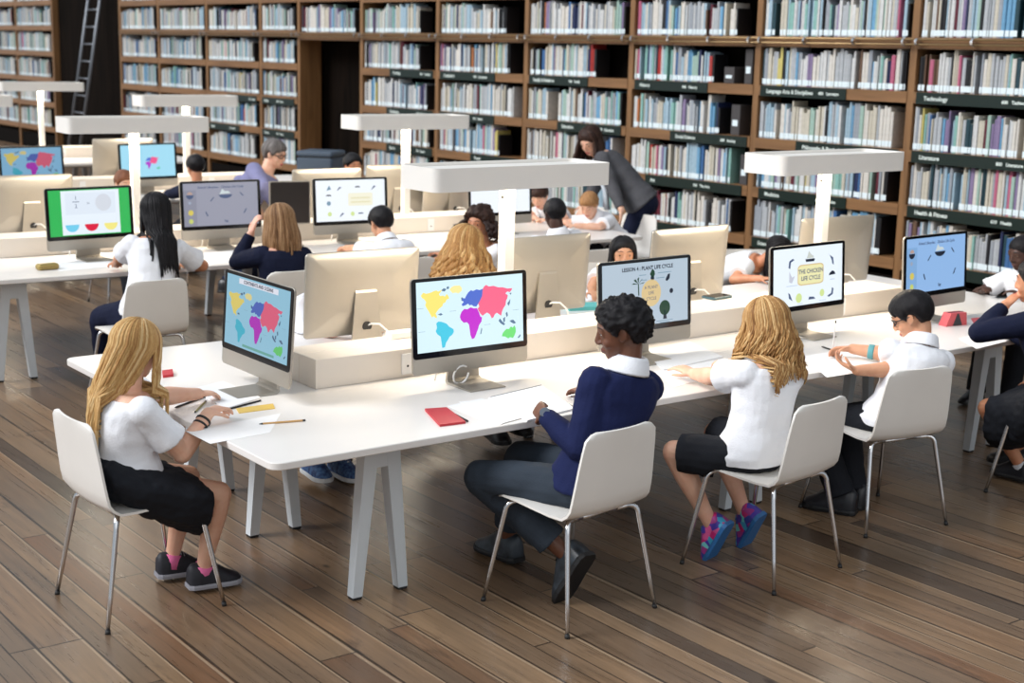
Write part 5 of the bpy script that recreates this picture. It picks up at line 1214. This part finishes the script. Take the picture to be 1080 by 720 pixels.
# 18 the man in mauve
p=person('grey-haired man in glasses and a mauve shirt leaning over the second table',(3.42,7.12,.72),-52,1.76,standing=True,lean=36,bend=12,twist=-8,headpos=(3.86,7.27,1.265),head=(-8,-14,0),hands=[(3.75,7.45,.80),(3.70,6.90,.80)],elbows=[V(-.5,.6,.1),V(-.4,-.7,.1)],feet=[(3.42,7.4,.08),(3.40,7.15,.08)],knees=[V(1,0,0),V(1,0,0)],sk='fair',top='mauve',sleeve='long',bottom='trousers',botcol='denim',brow='grey',voxel=.007,hh=.25,shoe_len=.27)
hair_cap(p['t'],p['hc'],p['H'],p['R'],HAIR['grey'],.07,'crop',.03,6,fringe=.03); glasses(p,GL)
# 19-21 heads beyond the second table
p=person('child with auburn hair just showing above the green-bordered screen',(2.40,7.32,.59),-92,1.34,lean=8,headpos=(2.38,7.2,1.055),head=(0,-10,0),hands=[(2.55,6.75,.775),(2.25,6.75,.775)],feet=[(2.5,6.9,.08),(2.3,6.9,.08)],sk='fair',top='white',bottom='trousers',botcol='black',brow='auburn',voxel=.008,shoe_len=.22)
hair_cap(p['t'],p['hc'],p['H'],p['R'],HAIR['auburn'],.06,'crop',.02,6)
p=person('dark-haired child just showing above a computer, below the dark doorway',(4.64,7.30,.59),-95,1.42,lean=4,headpos=(4.65,7.2,1.14),head=(0,-6,0),hands=[(4.8,6.65,.775),(4.45,6.65,.775)],feet=[(4.75,6.85,.08),(4.55,6.85,.08)],sk='tan',top='navy_dark',sleeve='long',bottom='trousers',botcol='black',brow='black',voxel=.008,shoe_len=.22)
hair_cap(p['t'],p['hc'],p['H'],p['R'],HAIR['black'],.07,'low',.02,6)
p=person('black-haired child at the third table, under the far lamp post by the ladder',(3.52,8.2,.59),88,1.40,lean=8,headpos=(3.53,8.27,1.08),head=(0,-10,0),hands=[(3.4,8.75,.775),(3.7,8.75,.775)],feet=[(3.4,8.6,.08),(3.65,8.6,.08)],sk='tan',top='navy_dark',sleeve='long',bottom='trousers',botcol='black',brow='black',voxel=.008,shoe_len=.22,features=False)
hair_cap(p['t'],p['hc'],p['H'],p['R'],HAIR['black'],.07,'low',.02,6)
# 22 child hidden behind the first computer back
p=person('child in white and navy trainers hidden behind the first computer seen from behind',(1.49,2.36,.59),-100,1.5,lean=34,bend=26,headpos=(1.46,2.02,.97),head=(0,-62,0),hands=[(1.60,1.88,.78),(1.38,1.90,.78)],elbows=[V(.5,.3,-.6),V(-.1,.4,-.8)],feet=[(1.35,1.82,.085),(1.16,1.76,.085)],knees=[V(.1,-.7,.9),V(-.1,-.7,.9)],toes=[V(.05,-1,0),V(-.1,-1,0)],sk='fair',top='white',bottom='trousers',botcol='denim',shoes='navy',brow='darkbrown',voxel=.008,shoe_len=.25)
hair_cap(p['t'],p['hc'],p['H'],p['R'],HAIR['darkbrown'],.06,'crop',.02,6)

print('PLOG',PLOG)
# ------------------------------------------------------------------ things lying on the tables
def flat_thing(name,quad,m,label,cat,h=.0015,z=TZ,group=None,lift=0):
    """sheet or booklet from 4 table points"""
    mb=MB(); q=[V(x,y,z+lift) for x,y in quad]; c=sum(q,V(0,0,0))/4
    a=(q[1]-q[0]).cross(q[2]-q[0]).z
    if a<0: q=q[::-1]
    base=V(c.x,c.y,z+lift)
    lo=[v-base for v in q]; mb.loft([lo,[v+V(0,0,h) for v in lo]])
    o=mb.build(name,m,None,False,base); return tag(o,label,cat,group)
def stick(name,a,b,r,m,label,cat,z=TZ,tip=None,group=None,za=None,zb=None):
    A=V(a[0],a[1],z+r if za is None else za); B=V(b[0],b[1],z+r if zb is None else zb); L=(B-A)
    t=thing(name,label,cat,A,0,group); d=L.normalized()
    mb=MB(); mb.tube([V(0,0,0)+d*.016,L-d*.012],r,6); mb.build('shaft',m,t)
    mb=MB(); mb.tube([d*.016,d*.003,V(0,0,0)],[r,r*.35,r*.1],6); mb.build('tip',tip or M['dark'],t)
    mb=MB(); mb.tube([L-d*.012,L],r*1.02,6); mb.build('end_cap',M['dark'],t)
    return t
YEL=mat('yellow_lacquer',srgb(226,190,96),.4); PENCILW=mat('pencil_wood',srgb(206,160,100),.5); RED=mat('red_cover',srgb(196,44,56),.5,var=.08); PINK=mat('coral_fabric',srgb(222,100,104),.7,var=.1,bump=.1); TEAL=mat('teal_cover',srgb(96,190,186),.5)
INKP=mat('printed_grey',srgb(206,206,210),.7); GOLD=mat('gold_case',srgb(176,152,90),.4,metal=.5); CARD=mat('dark_cover',srgb(52,58,62),.5)
def at(px,py,z=TZ):
    d=V(*CF)+V(*CR)*((px-527.6854)/1509.8628)+V(*CD)*((py-364.0369)/1509.8628); k=(z-2.25018)/d.z; return (-2.397005+d.x*k,-4.57268+d.y*k)
# by the fair girl
flat_thing('paper_sheet',[at(196,455),at(296,436),at(285,456),at(222,468)],M['paper'],'white sheet of paper under the hand of the girl with fair hair','paper',.0012)
flat_thing('notebook',[at(203,411),at(235,403),at(275,420),at(238,432)],M['paper'],'open white notebook below the Continents and Oceans screen','notebook',.006)
stick('notebook_binding',at(238,433),at(275,423),.004,M['dark'],'black binding rod along the white notebook by the girl with fair hair','binding')
stick('pencil',at(273,448),at(322,444),.0042,PENCILW,'wooden pencil lying alone on the white table, right of the girl with fair hair','pencil')
flat_thing('ruler',[at(249,431),at(288,426),at(290,431),at(252,436)],YEL,'yellow ruler beside the hand of the girl with fair hair','ruler',.003)
stick('pen',at(184,431),at(216,419),.0045,M['dark'],'dark pen lying left of the white notebook at the left table end','pen')
stick('pencil',at(205,436),at(217,424),.004,mat('olive_pencil',srgb(150,142,90),.5),'short olive pencil by the wrist of the girl with fair hair','pencil')
flat_thing('eraser',[at(171,393),at(182,391.5),at(183,397),at(172,398.5)],RED,'small red block on the white table left of the Continents screen','eraser',.012)
# before the boy in navy
def booklet(name,quad,m,label,cat,h):
    o=flat_thing(name,quad,m,label,cat,h); return o
booklet('notebook',[at(448,433),at(471,431.5),at(491,446.5),at(464,450)],RED,'red notebook near the table edge in front of the world map screen','notebook',.010)
stick('pen',at(479,437.5),at(493,445),.0048,M['dark'],'black pen at the edge of the red notebook','pen')
for i,q in enumerate(([(472,428),(508,420),(545,437),(513,445)],[(484,424),(520,421),(556,436),(528,448)],[(492,430),(530,424),(552,441),(530,447)])):
    flat_thing('paper_sheet',[at(*p) for p in q],M['paper'],['lowest loose white sheet beside the red notebook','middle loose white sheet of the pile right of the red notebook','top loose white sheet of the pile by the watch hand'][i],'paper',.001,group='loose sheets beside the red notebook',lift=.0014*i)
flat_thing('open_book',[at(515,421),at(571,408),at(606,432),at(556,445)],M['paper'],'open white book under the fist of the boy in navy','book',.008)
stick('book_edge',at(516,420),at(571,407),.0035,CARD,'thin grey metal ruler along the open book before the boy in navy','ruler')
stick('pencil',at(588,420),at(603,429),.004,M['chrome'],'slim silver pencil on the open book beside the fist','pencil')
flat_thing('paper_sheet',[at(596,412),at(622,408),at(628,416),at(604,421)],M['paper'],'white sheet under the far hand of the boy in navy','paper',.0015)
# the wavy haired girl's open exercise book
flat_thing('exercise_book',[at(676,371),at(726,361),at(762,377),at(700,391)],M['paper'],'open exercise book with curved lines before the girl with wavy hair','book',.007)
flat_thing('paper_sheet',[at(690,392),at(752,380),at(772,392),at(712,408)],M['paper'],'white sheet under the hands of the girl with wavy hair','paper',.0015)
# boy with glasses
flat_thing('paper_sheet',[at(846,376),at(905,366),at(938,388),at(872,398)],M['paper'],'white sheet the boy in glasses is writing on','paper',.0015)
stick('pen',at(866,366),at(884,372),.0045,M['dark'],'dark pen lying left of the writing hand of the boy in glasses','pen')
h_=P4['arms'][-1][2]+P4['O']; 
stick('pencil',(h_.x-.055,h_.y+.085),(h_.x-.075,h_.y+.06),.004,mat('white_pencil',srgb(226,222,220),.4),'pale pencil upright in the hand of the boy in glasses','pencil',za=.733,zb=.93)
# pencil case: a folded tent
a=V(*at(989,344),TZ);b=V(*at(1020,341),TZ); mid=(a+b)/2
t=thing('pencil_case','coral pencil case with a black triangle, standing behind the boy in glasses','pencil case',(mid.x,mid.y,TZ),math.atan2((b-a).y,(b-a).x))
mb=MB(); mb.prism([(-.085,-.0),(.085,-.0),(.075,.075),(-.05,.075)],-.03,.03,M=Matrix.Rotation(PI/2,4,'X')); mb.build('case',PINK,t)
mb=MB(); mb.prism([(-.03,.002),(.045,.002),(.012,.072),(.0,.072)],.0302,.0312,M=Matrix.Rotation(PI/2,4,'X')); mb.build('black_flap',CARD,t)
mb=MB(); mb.tube([(-.05,-.0,.0755),(.075,.0,.0755)],.003,6); mb.build('zip',M['dark'],t)
flat_thing('folder',[at(1024,336),at(1056,333),at(1066,343),at(1030,346)],PINK,'flat coral folder beside the coral pencil case','folder',.004)
stick('pencil',at(1036,339),at(1056,337),.004,PENCILW,'wooden pencil on the flat coral folder','pencil',z=TZ+.004)
flat_thing('paper_sheet',[at(1012,357),at(1040,350),at(1062,360),at(1030,368)],M['paper'],'white sheet by the navy elbow at the right edge','paper',.0015)
stick('pen',at(1023,351),at(1038,357),.0045,M['dark'],'dark pen on the sheet by the navy elbow','pen',z=TZ+.002)
stick('pen',at(1049,314),at(1069,315),.0045,CARD,'dark pen before the boy at the right end of the near table','pen')
# on the divider and beyond
t=thing('tablet_case','dark teal case lying on the divider box beside the white cable','case',(*at(756,314,TZ+.138),TZ+.138),.1)
mb=MB(); mb.rbox(-.085,.085,-.05,.05,0,.014,r=.012,b=.003); mb.build('cover',mat('petrol_cover',srgb(62,92,98),.45),t); mb=MB(); mb.rbox(-.08,.08,-.046,.046,.014,.0155,r=.01,b=.0005); mb.build('front',M['bezel'],t)
o=flat_thing('book',[(3.0,1.93),(3.28,1.84),(3.33,1.98),(3.06,2.08)],TEAL,'teal book under the arm of the dark-haired girl','book',.022)
t=thing('power_strip','white power strip on the near divider box, right of the first computer back','power strip',(1.47,1.19,TZ+.137),.02)
mb=MB(); mb.rbox(-.22,.22,-.028,.028,0,.036,r=.008,b=.004); mb.build('casing',M['socket'],t)
mb=MB()
for k in range(4): mb=MB(); mb.tube([(-.15+.1*k,0,.036),(-.15+.1*k,0,.0366)],.016,14); mb.build('outlet',M['dark'] if False else M['paper'],t)
t=thing('spectacle_case','gold-coloured case on the second table, left of the girl with black hair','case',(*at(50,284),TZ),.12)
mb=MB(); mb.rbox(-.075,.075,-.035,.035,0,.04,r=.02,b=.01); mb.build('case_body',GOLD,t); mb=MB(); mb.box(-.076,.076,-.036,-.034,.019,.021); mb.build('seam',M['dark'],t)
flat_thing('paper_sheet',[at(56,270),at(110,266),at(118,281),at(62,286)],M['paper'],'white sheet on the second table below the fractions screen','paper',.0015)
flat_thing('paper_sheet',[at(205,268),at(246,264),at(256,275),at(212,280)],M['paper'],'white sheet beside the hand of the girl with black hair','paper',.0015)
flat_thing('exercise_book',[at(430,275),at(470,272),at(476,280),at(436,283)],M['paper'],'white exercise book right of the dark-haired boy in white','book',.006)
# slate cabinet by the doorway
kp=(6.25,10.62)
t=thing('photocopier','slate grey machine standing in front of the dark doorway','machine',(kp[0],kp[1],0),S(-52))
SL=mat('slate_plastic',srgb(62,76,92),.5); SL2=mat('slate_plastic_dark',srgb(28,36,46),.5)
mb=MB(); mb.rbox(-.23,.23,-.22,.22,0.03,.94,r=.03,b=.01); mb.build('body',SL,t)
mb=MB(); mb.rbox(-.235,.235,-.225,.225,.96,1.02,r=.03,b=.015); mb.build('lid',SL,t)
mb=MB(); mb.rbox(-.215,.215,-.205,.205,.94,.96,r=.02,b=.002); mb.build('lid_gap',SL2,t)
for sx in (-1,1):
    for sy in (-1,1): mb=MB(); mb.tube([(sx*.19,sy*.18,0),(sx*.19,sy*.18,.03)],.025,10); mb.build('foot',SL2,t)
# ------------------------------------------------------------------ light and camera
w=bpy.data.worlds.new('daylight'); SC.world=w; w.use_nodes=True
bgn=w.node_tree.nodes['Background']; bgn.inputs['Color'].default_value=(.80,.90,1,1); bgn.inputs['Strength'].default_value=.50
def sun(name,e,rot,ang,col):
    l=bpy.data.lights.new(name,'SUN'); l.energy=e; l.angle=S(ang); l.color=col
    o=bpy.data.objects.new(name,l); COL.objects.link(o); o.rotation_euler=rot; return o
def sun_dir(name,e,d,ang,col):
    o=sun(name,e,(0,0,0),ang,col); o.rotation_euler=Vector(d).to_track_quat('-Z','Y').to_euler(); return o
sun_dir('window_daylight',3.1,(.72,-.30,-.62),30,(.97,.98,1))
sun_dir('camera_side_fill_sun',.55,(.25,.80,-.55),60,(1,.97,.93))  # weak fill sun added to brighten camera-facing surfaces, not an actual window
cam=bpy.data.cameras.new('camera'); co=bpy.data.objects.new('camera',cam); COL.objects.link(co); SC.camera=co
CAMP=V(-2.397005,-4.572680,2.250180)
r_=V(*CR); d_=V(*CD); f_=V(*CF)
co.matrix_world=Matrix(((r_.x,-d_.x,-f_.x,CAMP.x),(r_.y,-d_.y,-f_.y,CAMP.y),(r_.z,-d_.z,-f_.z,CAMP.z),(0,0,0,1)))
cam.sensor_fit='HORIZONTAL'; cam.sensor_width=36; cam.lens=1509.8628/1080*36
cam.shift_x=12.3146/1080; cam.shift_y=4.0369/1080
cam.clip_start=.05; cam.clip_end=200
cam.dof.use_dof=True; cam.dof.focus_distance=6.4; cam.dof.aperture_fstop=2.9
SC.view_settings.view_transform='Standard'; SC.view_settings.look='None'; SC.view_settings.gamma=1; SC.view_settings.use_curve_mapping=False
SC.view_settings.exposure=0.1
SC.cycles.use_denoising=True; SC.cycles.max_bounces=6; SC.cycles.diffuse_bounces=3; SC.cycles.glossy_bounces=3; SC.cycles.caustics_reflective=False; SC.cycles.caustics_refractive=False
SC.cycles.sample_clamp_indirect=4
